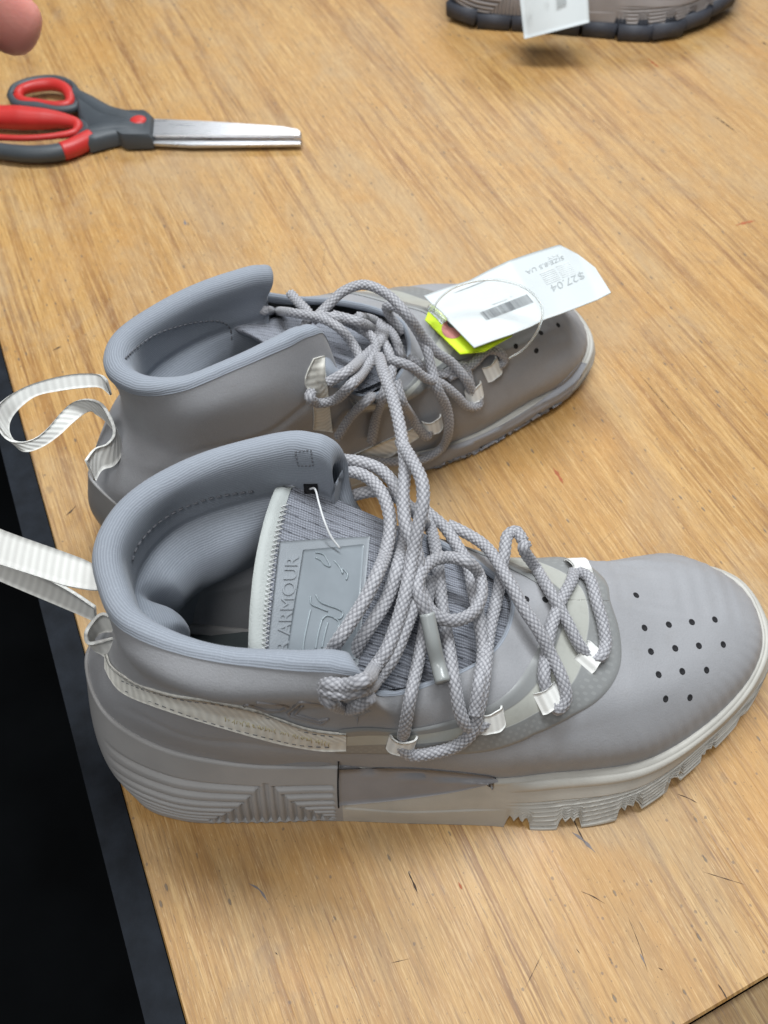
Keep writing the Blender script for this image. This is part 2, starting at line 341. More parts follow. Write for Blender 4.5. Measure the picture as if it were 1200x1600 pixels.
# ------------------------------------------------------------------ the high-top shoe: control rings in millimetres, x heel to toe, y away from the viewer, z up
PER = 22.0
S0 = [(0,300,36,14),(1,289,10,11),(2,264,-15,6),(3,228,-39.5,2),(4,193,-46,0),(5,165,-44,0),(6,130,-43,0),(7,100,-42,0),(8,65,-43,0),(9,33,-42,1),(10,13,-33,5),(11,5,-4,8),(12,13,24,5),(13,33,32,1),(14,65,34,0),(15,100,37,0),(16,130,44,0),(17,165,57,0),(18,195,65,0),(19,230,69,2),(20,263,73,6),(21,289,64,11)]
S1 = [(0,300.5,36,22),(1,288,11.5,20),(2,262.5,-12,17),(3,229,-34,15.5),(4,192,-40,15),(5,165,-40.5,14),(6,130,-41.5,14),(7,100,-40,15),(8,65,-41,15),(9,31,-39.5,18),(10,6,-28,26),(11,-2,-3,36),(12,6,24,26),(13,31,34,18),(14,65,36,15),(15,100,38,15),(16,130,44.5,14),(17,165,57,13),(18,195,65,13),(19,230,69,14),(20,263,74,16),(21,290,64,19)]
S2 = [(0,293,35,30),(1,283.5,12,28),(2,260,-11,26.5),(3,229,-28,26),(4,190,-33.5,28),(5,165,-36,29),(6,132,-34.5,33),(7,101,-32.5,36),(8,65,-33,39),(9,32,-29,46),(10,9,-18,58),(11,1,2,69),(12,9,22,58),(13,32,30,46),(14,65,31,39),(15,100,34,36),(16,130,40,33),(17,165,53,29),(18,193,61,28),(19,229,66,27),(20,261,73,28),(21,287,62,30)]
U1 = [(0,288,34,38),(1,279,14,37),(2,256,-7,36.5),(3,227,-24,38),(4,190,-31.5,41),(5,163,-35,43),(6,130,-34.5,48),(7,100,-34,51),(8,65,-34,55),(9,33,-28,61),(10,12,-15,69),(11,5.5,4,74),(12,12,23,69),(13,33,32,61),(14,65,35,55),(15,100,38,51),(16,130,43,48),(17,163,53,43),(18,190,60,41),(19,226,65,39),(20,256,70,39),(21,280,58,38)]
U2 = [(0,270,33,48),(1,263,17,48),(2,245,-1,49),(3,219,-16,52),(4,186,-26,55),(5,160,-31,58),(6,129,-33.5,63),(7,101,-34,68),(8,66,-34,72),(9,36,-26.5,79),(10,20,-12,84),(11,16,5,86),(12,20,23,84),(13,36,34,79),(14,66,39,72),(15,101,41,68),(16,129,46,63),(17,160,53,58),(18,186,58,54),(19,218,58,51),(20,246,61,50),(21,266,52,49)]
U3 = [(0,238,31,57),(1,234,18,57.5),(2,221,4,59),(3,202,-9,63),(4,178,-20,67),(5,154,-27,71),(6,127,-32,77),(7,105,-33.5,95),(8,66,-33,98),(9,37,-24.5,100),(10,24,-9,100),(11,20.5,7,101),(12,24,24,100),(13,38,37,98),(14,66,46,94),(15,106,50,90),(16,128,47,78),(17,154,48,72),(18,178,49,66),(19,202,53,61),(20,222,50,58),(21,236,44,57)]
U4 = [(0,203,26,70),(1,200,17,70),(2,191,7,71),(3,179,-4,73),(4,164,-15,77),(5,146,-23,81),(6,125,-31,89),(7,109,-40.5,119),(8,64,-39.5,120),(9,35,-27,121),(10,23,-7,119),(11,18.5,8,120),(12,23,26,121),(13,37,42,123),(14,65,52,122),(15,101,57,118),(16,115,51,91),(17,146,47,83),(18,164,45,76),(19,179,41,72),(20,192,37,70),(21,200,32,70)]
U5 = [(0,173,20,80),(1.5,170,8,80),(3,163,-3,81),(4.2,152,-12,84),(5.2,138,-20,88),(6.0,124,-28,96),(6.35,117,-33,108),(6.6,116,-36,122),(6.75,113,-37,129),(6.95,106,-37,132.5),(7.4,92,-36,133),(8.2,62,-31,131),(9.2,34,-21,132),(10.2,23,-6,133),(11,19,9,134.5),(11.8,23,25,135),(12.8,38,41,137),(13.8,62,52,139),(14.5,86,57,141),(14.9,94.5,57,140.3),(15.1,99.5,56.8,138.5),(15.25,103.5,56.4,134.5),(15.4,106,55.6,128),(15.65,106.5,54,116),(16.0,110.5,51,101),(16.8,133,47,92),(17.8,152,41,86),(19,163,35,82),(20.5,171,28,80)]
NU = 860
us = np.concatenate([np.linspace(0, 6, 170, endpoint=False), np.linspace(6, 7.2, 60, endpoint=False), np.linspace(7.2, 14.8, 440, endpoint=False), np.linspace(14.8, 16, 60, endpoint=False), np.linspace(16, 22, 130, endpoint=False)])
def rings(keys, vs):                                   # surface through rings: (v, keys)
    Rr = [spline(k, us, PER) for _, k in keys]; t = [v for v, _ in keys]
    A = np.stack(Rr)                                   # ring, u, xyz
    return np.stack([spline([(t[i], *A[i, j]) for i in range(len(t))], vs) for j in range(A.shape[1])], 1)
def chevron(x, h, side):                               # groove depth in mm on the heel block; h = height fraction 0..1
    if not (6 < x < 99.5): return 0.0
    a = (x - 72) / 28.0; hh = (1 - h)
    # nested chevrons: vertical ribs in a triangle standing on the ground, level ribs to both sides
    e = abs(a) * 0.95 + 0.02
    inside = e < hh * 1.0 - 0.02 and abs(x - 72) < 27
    t = (x - 72) / 3.7 if inside else (h * 8.2)
    if h > 0.93 or h < 0.03: return 0.0
    g = 0.5 + 0.5 * math.cos(2 * math.pi * t)
    return (1.9 if inside else 2.4) * g ** 3 * min(1, (x - 6) / 22)
def shoe_surfaces(U4, U5, U3=U3, S1=S1, S2=S2, U1=U1):
    """returns grids in mm: sole (v,u,3), upper (v,u,3)"""
    vs = np.concatenate([np.linspace(0, 2, 44), [2.06, 2.12, 2.2]])
    topin = [(u, *(np.array(p) + 0)) for u, *p in S2]
    A = rings([(0, S0), (1, S1), (2, S2)], np.linspace(0, 2, 96))
    nrm = np.cross(np.gradient(A, axis=1), np.gradient(A, axis=0)); nrm /= np.linalg.norm(nrm, axis=-1)[..., None] + 1e-9
    out = A[:, :, :2] - np.array([140.0, 8.0]); sg = np.sign((nrm[..., :2] * out).sum(-1).mean()); nrm *= sg
    D = np.zeros(A.shape[:2]); rise = np.zeros(A.shape[:2])
    for j in range(A.shape[1]):
        u = us[j]
        for i in range(A.shape[0]):
            x = A[i, j, 0]; h = i / 95.0
            if 6.9 < u < 10.2 or 11.8 < u < 15.1: D[i, j] -= chevron(x, (h - 0.02) / 0.86, 0)
            if x > 172:                                # moulded lines that dive towards the toe
                w = h * 11.5 - (x - 172) / 70.0 + 0.25 * math.sin(x / 14.0)
                if 0.05 < h < 0.57: D[i, j] -= 2.3 * ((w % 1.0) if (w % 1.0) < 0.82 else (1 - w % 1.0) * 4.5) * min(1, (x - 172) / 15)
                if h > 0.80: D[i, j] += 1.3 * min(1, (x - 172) / 12) * math.sin(math.pi * min(1, (h - 0.8) / 0.18)) ** 0.5 if h < 0.985 else 0
            if 104 < x < 172 and (u < 8 or u > 14):    # shank
                if 0.42 < h < 0.95: D[i, j] -= 0.5 * min(1, (172 - x) / 14)
            # tread: toothed gaps between the lugs
            for gx, gw in ((177.5, 11), (200, 10), (226, 10), (247, 6.5), (264, 6), (281, 5)):
                if abs(x - gx) < gw / 2 and h < 0.46:
                    f = 1 - h / 0.46; k = 0.5 + 0.5 * math.cos(2 * math.pi * (x - gx) / 3.4)
                    q_ = min(1.0, (A[-1, j, 2] - A[0, j, 2]) / 23.0) ** 5; rise[i, j] += q_ * f * (4.6 + 2.4 * k); D[i, j] -= q_ * 3.6 * f * (0.45 + 0.55 * k)
            if 48 < x < 96 and h < 0.10: rise[i, j] += (1 - h / 0.10) * 1.9 * (0.5 + 0.5 * math.cos(2 * math.pi * (x - 72) / 4.1))
    A = A + nrm * D[..., None]; A[..., 2] += rise
    cen = np.array([0.0, 0.0, 0])
    ctr = np.stack([A[-1, :, 0], np.interp(A[-1, :, 0], [0, 60, 150, 220, 300], [3, 0, 3, 18, 35])], -1)
    top = []
    for f, dz in ((0.04, 0.5), (0.09, -0.6), (0.14, -3.0)):
        q = A[-1].copy(); q[:, :2] += (ctr - q[:, :2]) * f; q[:, 2] += dz
        q[:, 0] += (150 - q[:, 0]) * f * 0.12; top.append(q)
    bot = A[0].copy(); bot[:, :2] += (ctr - bot[:, :2]) * 0.12; bot[:, 2] += 0.8
    b2 = A[0].copy(); b2[:, :2] = ctr; b2[:, 0] = 150 + (b2[:, 0] - 150) * 0.9; b2[:, 2] += 1.0
    sole = np.concatenate([[b2, bot], A, top])
    U0 = [(u, *p) for u, *p in S2]
    r0 = np.array([spline(S2, us, PER)])[0]; r0 = r0.copy(); r0[:, :2] += (ctr - r0[:, :2]) * 0.05; r0[:, 2] -= 2.5
    A1 = [r0] + [spline(k, us, PER) for k in (U1, U2, U3, U4, U5)]
    A1 = np.stack(A1); t = [0, 0.16, 0.36, 0.6, 0.82, 1.0]; vv = np.linspace(0, 1, 110)
    up = np.stack([spline([(t[i], *A1[i, j]) for i in range(6)], vv) for j in range(A1.shape[1])], 1)
    nr = np.cross(np.roll(up, -2, 1) - np.roll(up, 2, 1), np.gradient(up, axis=0)); nr /= np.linalg.norm(nr, axis=-1)[..., None] + 1e-9
    nr *= np.sign((nr * (up - np.array([140.0, 8, 30]))).sum(-1).mean())
    X, Y, Z = up[..., 0], up[..., 1], up[..., 2]; V_ = np.broadcast_to(vv[:, None], X.shape); sm = lambda a, lo, hi: np.clip((a - lo) / (hi - lo), 0, 1)
    al = np.concatenate([np.zeros((1,)), np.cumsum(np.linalg.norm(np.diff(up[20], axis=0), axis=1))])
    rib = np.sin(2 * np.pi * al / 5.6)[None] * sm(V_, .02, .06) * sm(V_, .30, .14) * sm(X, 180, 205) * sm(X, 300, 285)
    e = np.maximum(np.abs(Y - 42) * 0.9, np.abs(X - 236) * 0.75)                 # nested squares moulded into the toe
    chev = np.sin(2 * np.pi * e / 6.0) * sm(e, 6, 9) * sm(e, 38, 30) * sm(Y, 24, 32) * sm(X, 205, 216) * sm(X, 286, 276)
    wv = lambda fx, fy, fz, p: np.sin(X * fx + Y * fy + Z * fz + p)
    lump = wv(.055, .09, .03, 1) * wv(-.03, .05, .11, 2) * 0.55 + wv(.13, -.08, .10, .5) * wv(.06, .14, -.09, 4) * 0.28
    crease = np.exp(-((X - 196 - 0.10 * Y + 3 * np.sin(Y * .12)) / 3.2) ** 2) + 0.7 * np.exp(-((X - 178 + 0.12 * Y + 2 * np.sin(Y * .2)) / 2.6) ** 2)
    crease *= sm(V_, .10, .2) * sm(V_, .66, .5)
    ank = (np.exp(-((Z - 82 - .10 * X + 3 * np.sin(X * .11)) / 3.0) ** 2) + 0.6 * np.exp(-((Z - 70 + .08 * X + 2 * np.sin(X * .16)) / 2.6) ** 2)) * sm(X, 112, 96) * sm(X, 12, 30)
    up = up + nr * (0.11 * rib + 0.15 * chev + 0.7 * lump * sm(V_, 0, .08) * sm(V_, 1.0, .9) - 0.55 * crease - 0.9 * ank)[..., None]
    return sole, up
SOLE, UPPER = shoe_surfaces(U4, U5)
def override(base, new):                               # the same ring with some stations moved
    lo, hi = new[0][0], new[-1][0]
    return [k for k in base if k[0] < lo - 1e-6] + new + [k for k in base if k[0] > hi + 1e-6]
R5 = override(U5, [(6.0,124,-27,95),(6.35,122,-24,101),(6.6,123,-20,109),(6.75,123,-18.5,115),(6.95,117,-18.5,119),(7.4,103,-21,121),(8.2,78,-25,121),(9.2,45,-21,122),(10.2,28,-8,124),(11,23,5,125),(11.8,27,19,125),(12.8,42,30,126),(13.8,64,35,127),(14.6,90,39,127),(15.1,103,40,126.5),(15.28,109,40,124),(15.4,111,40.5,118),(15.65,111,44,108),(16.0,113,49,95),(16.8,124,53,84),(17.8,143,50,78),(19,162,40,77)])
R4 = override(U4, [(6,125,-29,88),(7,114,-26,102),(8,78,-29,106),(9,45,-22,108),(10,30,-7,110),(11,26,6,112),(12,30,21,112),(13,42,35,114),(14,66,42,114),(15,106,46,106),(16,116,52,86),(17,134,55,76),(18,158,50,70)])
R3 = override(U3, [(9,42,-24,92),(10,29,-8,93),(11,25,6,94),(12,29,22,93),(13,42,34,92),(14,66,42,92),(15,106,48,89),(16,122,51,74),(17,149,55,67)])
Q2 = override(S2, [(14,65,31,36),(15,100,36,28),(16,130,44,20),(17,165,57,15),(18,193,65,14),(19,229,68,15),(20,261,72,18),(21,287,61,24)])
Q1 = override(S1, [(15,100,38.5,12),(16,130,45.5,9),(17,165,58.5,7),(18,195,66.5,7),(19,230,71,8.5),(20,263,74,11.5),(21,290,64,17)])
N1 = override(U1, [(15,100,38,46),(16,130,45,36),(17,164,57,31),(18,191,64,29),(19,227,68,29),(20,257,72,31),(21,281,60,34)])
SOLE2, UPPER2 = shoe_surfaces(R4, R5, R3, Q1, Q2, N1)
GEO = {'front': (SOLE, UPPER), 'rear': (SOLE2, UPPER2)}
# shoe placements: local mm -> world metres
def place_front(P):
    P = np.asarray(P, float); return np.stack([P[..., 0] / 1000 - 0.1206, P[..., 1] / 1000 + 0.1775, P[..., 2] / 1000], -1)
RA = R(41.0)
def place_rear(P):
    P = np.asarray(P, float); x, y = P[..., 0] * .00098, -P[..., 1] / 1000
    return np.stack([-0.1335 + x*math.cos(RA) - y*math.sin(RA), 0.2665 + x*math.sin(RA) + y*math.cos(RA), P[..., 2] / 1000], -1)
def arc_uv(G):
    du = np.concatenate([np.zeros((G.shape[0], 1)), np.cumsum(np.linalg.norm(np.diff(G, axis=1), axis=-1), 1)], 1)
    dv = np.concatenate([np.zeros((1, G.shape[1])), np.cumsum(np.linalg.norm(np.diff(G, axis=0), axis=-1), 0)], 0)
    return np.stack([du, dv], -1).reshape(-1, 2)
def mirror_fix(Fc, mirrored): return Fc[:, ::-1].copy() if mirrored else Fc

def lining_grid(U, padk=1.0):
    """padded collar lining: a roll swept along the whole opening edge, then down inside the ankle"""
    O = U[-1]; nu = O.shape[0]
    up = U[-1] - U[-9]; up /= np.linalg.norm(up, axis=1)[:, None]
    def smooth(a, k):
        for _ in range(k): a = (np.roll(a, 1, 0) + a * 2 + np.roll(a, -1, 0)) / 4
        return a
    up = smooth(up, 30); up /= np.linalg.norm(up, axis=1)[:, None]
    tan = np.roll(O, -1, 0) - np.roll(O, 1, 0); tan = smooth(tan, 30)
    n = np.cross(tan, up); n = smooth(n, 60); n /= np.linalg.norm(n, axis=1)[:, None]
    c = np.array([70.0, 10.0, 120.0]); j = np.argmin(abs(us - 8.5))
    if n[j] @ (c - O[j]) < 0: n = -n
    collar = np.clip((us - 5.9) / 0.5, 0, 1) * np.clip((16.1 - us) / 0.5, 0, 1)          # 1 round the collar, 0 at the throat
    topw = np.clip((us - 6.74) / 0.22, 0, 1) * np.clip((15.32 - us) / 0.2, 0, 1)
    pad = spline([(5, 0), (7.4, 0), (8.3, .5), (9.4, 1.1), (10.3, 1), (11, .15), (11.7, .9), (12.8, 1.1), (13.8, 1.0), (14.4, .1), (15, 0), (17, 0)], np.clip(us, 5, 17))[:, 0]
    pad = np.clip(pad, 0, 1.2) * topw * padk
    rows = [(-.3, -1.0, 0), (0.6, 1.6, 0), (3.0, 3.0, 0), (6.6, 2.7, 0), (9.4, 0, 0), (10.6, -5, 0), (10.6, -12, 0), (10.2, -20, 0), (9.6, -25, .2), (10.6, -27.5, 4.0), (11.6, -33, 8.0), (11.6, -43, 9.5), (10.5, -56, 6.0), (9.5, -67, 1), (8.6, -80, 0), (8.4, -90, 0)]
    sc = (0.33 + 0.67 * collar)[:, None]; G = []
    for d, h, bb in rows:
        near = max(h, -9.0); far = h - near
        G.append(O + n * (d * sc + (bb * pad)[:, None]) + up * near * sc + np.array([0, 0, 1.0]) * (far * topw)[:, None] + n * (far * -0.012 + far * 0.085 * (1 - topw) * collar)[:, None] if h < -9 else O + n * (d * sc + (bb * pad)[:, None]) + up * near * sc)
    G = np.stack(G); tt = np.arange(len(rows)); vv = np.linspace(0, len(rows) - 1, 100)
    return np.stack([spline([(tt[i], *G[i, j]) for i in range(len(tt))], vv) for j in range(nu)], 1)
def tongue_grid(n=70, m=100, run=104, rise=58):
    """t: 0 at throat base to 1 at the free top edge; s: -1 viewer side to 1 far side"""
    def pt(t, s):
        x = 182 - run * t; z = 71 + rise * t - 8 * t * (1 - t) + 6 * max(0, t - 0.8)
        yc = np.interp(t, [0, .3, .6, 1], [20, 14, 11, 12]); w = np.interp(t, [0, .25, .6, 1], [20, 25, 36, 40])
        w = w * (1 - 0.10 * max(0, (t - 0.93) / 0.07) ** 2)
        return x + 3.2 * s * t + 0.3 * t + 1.5 * s * s * t + 6 * (max(0, s - 0.84) / 0.16) ** 2 * max(0, t - 0.8) / 0.2, yc + w * s, z - (7 + 5 * t) * s * s * (0.55 if s > 0 else 1.0) - 1.0
    G = np.array([[pt(t, s) for s in np.linspace(-1, 1, m)] for t in np.linspace(0, 1, n)])
    return G
TONGUES = {'front': tongue_grid(), 'rear': tongue_grid(run=82, rise=30)}

shoes = {}
def build_shoe(key, place, mirrored, loc, label):
    root = empty('high_top_shoe', loc, label, 'shoe', 'pair of grey high top shoes')
    SOLEG, UPG = GEO[key]; LIN = lining_grid(UPG, 1.75 if key == 'rear' else 1.15)
    up = place(UPG); nv, nu = up.shape[:2]
    Fc = mirror_fix(grid_faces(nv, nu, True), mirrored)
    mesh_obj('upper', up.reshape(-1, 3), Fc, M['upper'], root, arc_uv(up))
    so = place(SOLEG); nv, nu = so.shape[:2]; F2 = mirror_fix(grid_faces(nv, nu, True), mirrored)
    cx = SOLEG.reshape(-1, 3)[F2].mean(1); heel = cx[:, 0] < 103
    Vs = so.reshape(-1, 3); uvs = arc_uv(so)
    for nm, sel, mt in (('heel_block', heel, M['heel']), ('midsole', ~heel, M['sole'])):
        ids, inv = np.unique(F2[sel], return_inverse=True)
        mesh_obj(nm, Vs[ids], inv.reshape(-1, 4), mt, root, uvs[ids])
    li = place(LIN); mesh_obj('lining', li.reshape(-1, 3), mirror_fix(grid_faces(*li.shape[:2], True), mirrored), M['lining'], root, arc_uv(li))
    TG = TONGUES[key]; to = place(TG); th = place(TG + np.array([1.5, 0, -4.5]))
    ea = to[-1:] * 0.5 + th[-1:] * 0.5 + (to[-1:] - to[-4:-3]) / (np.linalg.norm(to[-1:] - to[-4:-3], axis=-1)[..., None]) * 0.0026
    tg = np.concatenate([to, to[-1:] * .86 + ea * .14 + (ea - (to[-1:] + th[-1:]) / 2) * .75, ea, th[-1:] * .86 + ea * .14 + (ea - (to[-1:] + th[-1:]) / 2) * .75, th[::-1], to[:1]])
    tongue = mesh_obj('tongue', tg.reshape(-1, 3), mirror_fix(grid_faces(*tg.shape[:2]), not mirrored), M['mesh'], root, arc_uv(tg))
    # insole
    n = 40; ins = []
    O = spline(S2, us, PER)
    c = np.array([140.0, 8.0]); q = O.copy(); q[:, :2] = c + (q[:, :2] - c) * 0.9; q[:, 2] = 40
    q2 = q.copy(); q2[:, :2] = c + (q2[:, :2] - c) * 0.02
    G = place(np.stack([q, q2])); mesh_obj('insole', G.reshape(-1, 3), mirror_fix(grid_faces(2, NU, True), mirrored), M['insole'], root, arc_uv(G))
    allV = np.concatenate([up.reshape(-1, 3), Vs, to.reshape(-1, 3), li.reshape(-1, 3)])
    o1 = len(up.reshape(-1, 3)); o2 = o1 + len(Vs); o3 = o2 + to.shape[0]*to.shape[1]
    polys = np.concatenate([grid_faces(*up.shape[:2], True), grid_faces(*so.shape[:2], True) + o1, grid_faces(*to.shape[:2]) + o2, grid_faces(*li.shape[:2], True) + o3])
    shoes[key] = dict(root=root, tg=tg, tongue=tongue, place=place, mir=mirrored, up=up, bvh=BVHTree.FromPolygons([Vector(v) for v in allV], polys.tolist()), ubvh=BVHTree.FromPolygons([Vector(v) for v in up.reshape(-1, 3)], grid_faces(*up.shape[:2], True).tolist()), tbvh=BVHTree.FromPolygons([Vector(v) for v in to.reshape(-1, 3)], grid_faces(*to.shape[:2]).tolist()))
    return root
build_shoe('front', place_front, False, (-0.02, 0.18, 0), 'grey high top shoe nearest the black edging, perforated toe, knotted laces loose over its tongue')
build_shoe('rear', place_rear, True, (0.0, 0.36, 0), 'grey high top shoe behind its mate, white price tag lying on its toe')

# ------------------------------------------------------------------ details placed on the shoe surfaces
def hit(key, px, py, off=0.0, which='bvh'):            # first surface seen at a photo pixel, moved off mm clear of it towards the viewer
    d = ray(px, py); h = shoes[key][which].ray_cast(Vector(CAM), Vector(d))
    if h[0] is None: return None, None
    p, nn = np.array(h[0]), np.array(h[1])
    if nn @ d > 0: nn = -nn
    return p - d * (off / 1000.0) / max(0.45, -(nn @ d)), nn
def path(key, pts, which='bvh'):                       # (px, py, m): m >= 40 height over the bench in mm, else clearance in mm
    out = []
    for px, py, m in pts:
        p = un(px, py, m / 1000.0) if m >= 40 else hit(key, px, py, m, which)[0]
        out.append(p if p is not None else un(px, py, 0.088))
    return np.array(out)
def patch(key, top, bot, off, n=40, m=8, which='bvh', arch=0.0):
    """ribbon or patch between two pixel polylines laid on the shoe"""
    def poly(q): 
        q = np.array(q, float); t = np.linspace(0, 1, len(q)); return spline(np.column_stack([t, q]).tolist(), np.linspace(0, 1, n))
    a, b = poly(top), poly(bot); G = np.zeros((m, n, 3)); last = None
    for j in range(n):
        for i in range(m):
            f = i / (m - 1); x, y = a[j] * (1 - f) + b[j] * f
            p, _ = hit(key, x, y, off + arch * math.sin(math.pi * j / (n - 1)), which)
            if p is None:                              # off the edge of the surface: step back inside
                for w in (.1, .2, .3, .45, .6, .8):
                    mx, my = (a[j] + b[j]) / 2; tx, ty = (a[n // 2] + b[n // 2]) / 2
                    p, _ = hit(key, x + (mx - x) * w + (tx - x) * w * .15, y + (my - y) * w + (ty - y) * w * .15, off, which)
                    if p is not None: break
            if p is None: p = last if last is not None else un(x, y, 0.08)
            G[i, j] = p; last = p
    return G
def sheet(name, G, mat, parent, thick=0.0006, uv=None):
    """grid given thickness by closing it with a lowered copy"""
    nrm = np.cross(np.gradient(G, axis=1), np.gradient(G, axis=0)); nrm /= np.linalg.norm(nrm, axis=-1)[..., None] + 1e-12
    if (nrm * (CAM - G)).sum(-1).mean() < 0: nrm = -nrm
    B = G - nrm * thick; nv, nu = G.shape[:2]
    V = np.concatenate([G.reshape(-1, 3), B.reshape(-1, 3)]); F0 = grid_faces(nv, nu); o = nv * nu
    ring = list(range(nu)) + [i * nu + nu - 1 for i in range(1, nv)] + [(nv-1) * nu + j for j in range(nu - 2, -1, -1)] + [i * nu for i in range(nv - 2, 0, -1)]
    side = np.array([(ring[k], ring[(k+1) % len(ring)], ring[(k+1) % len(ring)] + o, ring[k] + o) for k in range(len(ring))])
    u2 = arc_uv(G) if uv is None else uv.reshape(-1, 2)
    return mesh_obj(name, V, np.concatenate([F0, F0[:, ::-1] + o, side]), mat, parent, np.concatenate([u2, u2]))
def surf(key, u, v):                                   # point, normal, along-u tangent on the upper
    G = shoes[key]['up']; j = int(np.argmin(abs(us - (u % PER)))); i = int(round(v * (G.shape[0] - 1)))
    i = min(max(i, 1), G.shape[0] - 2); jp, jm = (j + 2) % G.shape[1], (j - 2) % G.shape[1]
    tu = G[i, jp] - G[i, jm]; tv = G[i+1, j] - G[i-1, j]; n = np.cross(tu, tv); n /= np.linalg.norm(n) + 1e-12
    if shoes[key]['mir']: n = -n
    return G[i, j], n, tu / np.linalg.norm(tu), tv / np.linalg.norm(tv)
def film(key):                                         # glossy U-shaped film round the throat
    root = shoes[key]['root']; uu = np.concatenate([np.linspace(15.7, 22, 150), np.linspace(0, 6.95, 165)[1:]])
    ux = np.where(uu > 11, uu - PER, uu)
    vo = spline([(-6.3, .52), (-5.6, .52), (-4, .56), (-2.5, .64), (-1, .725), (0, .745), (1, .71), (2.2, .61), (3.4, .48), (4.6, .34), (5.6, .28), (6.35, .26), (6.95, .25)], ux)[:, 0]
    vi = spline([(-6.3, .80), (-4, .86), (-2, .90), (0, .90), (2, .88), (3.2, .82), (4.4, .72), (5.4, .62), (6.35, .53), (6.95, .46)], ux)[:, 0]
    sg = -1.0 if shoes[key]['mir'] else 1.0; Gp = shoes[key]['up']
    tu = np.roll(Gp, -2, 1) - np.roll(Gp, 2, 1); tv = np.gradient(Gp, axis=0); nr = np.cross(tu, tv); nr *= np.sign((nr * (Gp - shoes[key]['place'](np.array([140.0, 8, 30])))).sum(-1).mean()); nr /= np.linalg.norm(nr, axis=-1)[..., None] + 1e-12
    G = np.zeros((22, len(uu), 3)); uv = np.zeros((22, len(uu), 2))
    jj = np.interp(uu, us, np.arange(NU)); 
    for k in range(22):
        f = k / 21; v = (vo * (1 - f) + vi * f) * (Gp.shape[0] - 1); i0 = np.floor(v).astype(int); fr = (v - i0)[:, None]
        j0 = np.floor(jj).astype(int) % NU; j1 = (j0 + 1) % NU; fj = (jj - np.floor(jj))[:, None]
        def samp(A): return (A[i0, j0] * (1-fr) + A[i0+1, j0] * fr) * (1-fj) + (A[i0, j1] * (1-fr) + A[i0+1, j1] * fr) * fj
        e = 0.3 if k in (0, 21) else 0.95
        G[k] = samp(Gp) + samp(nr) * e / 1000
    L = np.concatenate([[0], np.cumsum(np.linalg.norm(np.diff(G[8], axis=0), axis=1))])
    uv[..., 0] = L[None]; uv[..., 1] = np.linspace(0, 1, 22)[:, None]
    return mesh_obj('glossy_film', G.reshape(-1, 3), mirror_fix(grid_faces(22, len(uu)), shoes[key]['mir']), M['film'], root, uv.reshape(-1, 2))
film('front'); film('rear')
def lace_loop(key, p, n, along, w=0.0112, l=0.0088, h=0.0036):
    """short webbing loop bridging the lace; along = direction of the ribbon"""
    along = along - n * (along @ n); along /= np.linalg.norm(along); c = np.cross(n, along); G = np.zeros((8, 16, 3))
    for i, a in enumerate(np.linspace(-.5, .5, 8)):
        for j, b in enumerate(np.linspace(-1, 1, 16)):
            G[i, j] = p + c * a * l * (1 + .06 * math.sin(5 * b)) + along * b * w / 2 + n * (0.0006 + h * max(0, 1 - b * b) ** 0.6)
    o = sheet('lace_loop', G, M['loop'], shoes[key]['root'], 0.0008)
def loop_px(key, px, py, ax, ay, w=40, **k):
    p, n = hit(key, px, py, 0.5, 'ubvh'); q, _ = hit(key, px + ax * 6, py + ay * 6, 0.5, 'ubvh')
    if p is not None and q is not None: lace_loop(key, p, n, q - p, **k)
for px, py, ax, ay in ((628, 1157, 1, 0), (766, 1122, .95, -.35), (856, 1089, .85, -.6), (920, 1026, .55, -.85), (901, 889, -.6, -.8), (818, 846, -1, -.3), (706, 818, -1, -.3)):
    loop_px('front', px, py, ax, ay)
for px, py, ax, ay in ((739, 612, .8, -.55), (675, 661, .9, -.4), (767, 576, .6, -.6), (628, 522, -.8, -.4), (530, 531, -1, -.2)):
    loop_px('rear', px, py, ax, ay, w=0.0105)

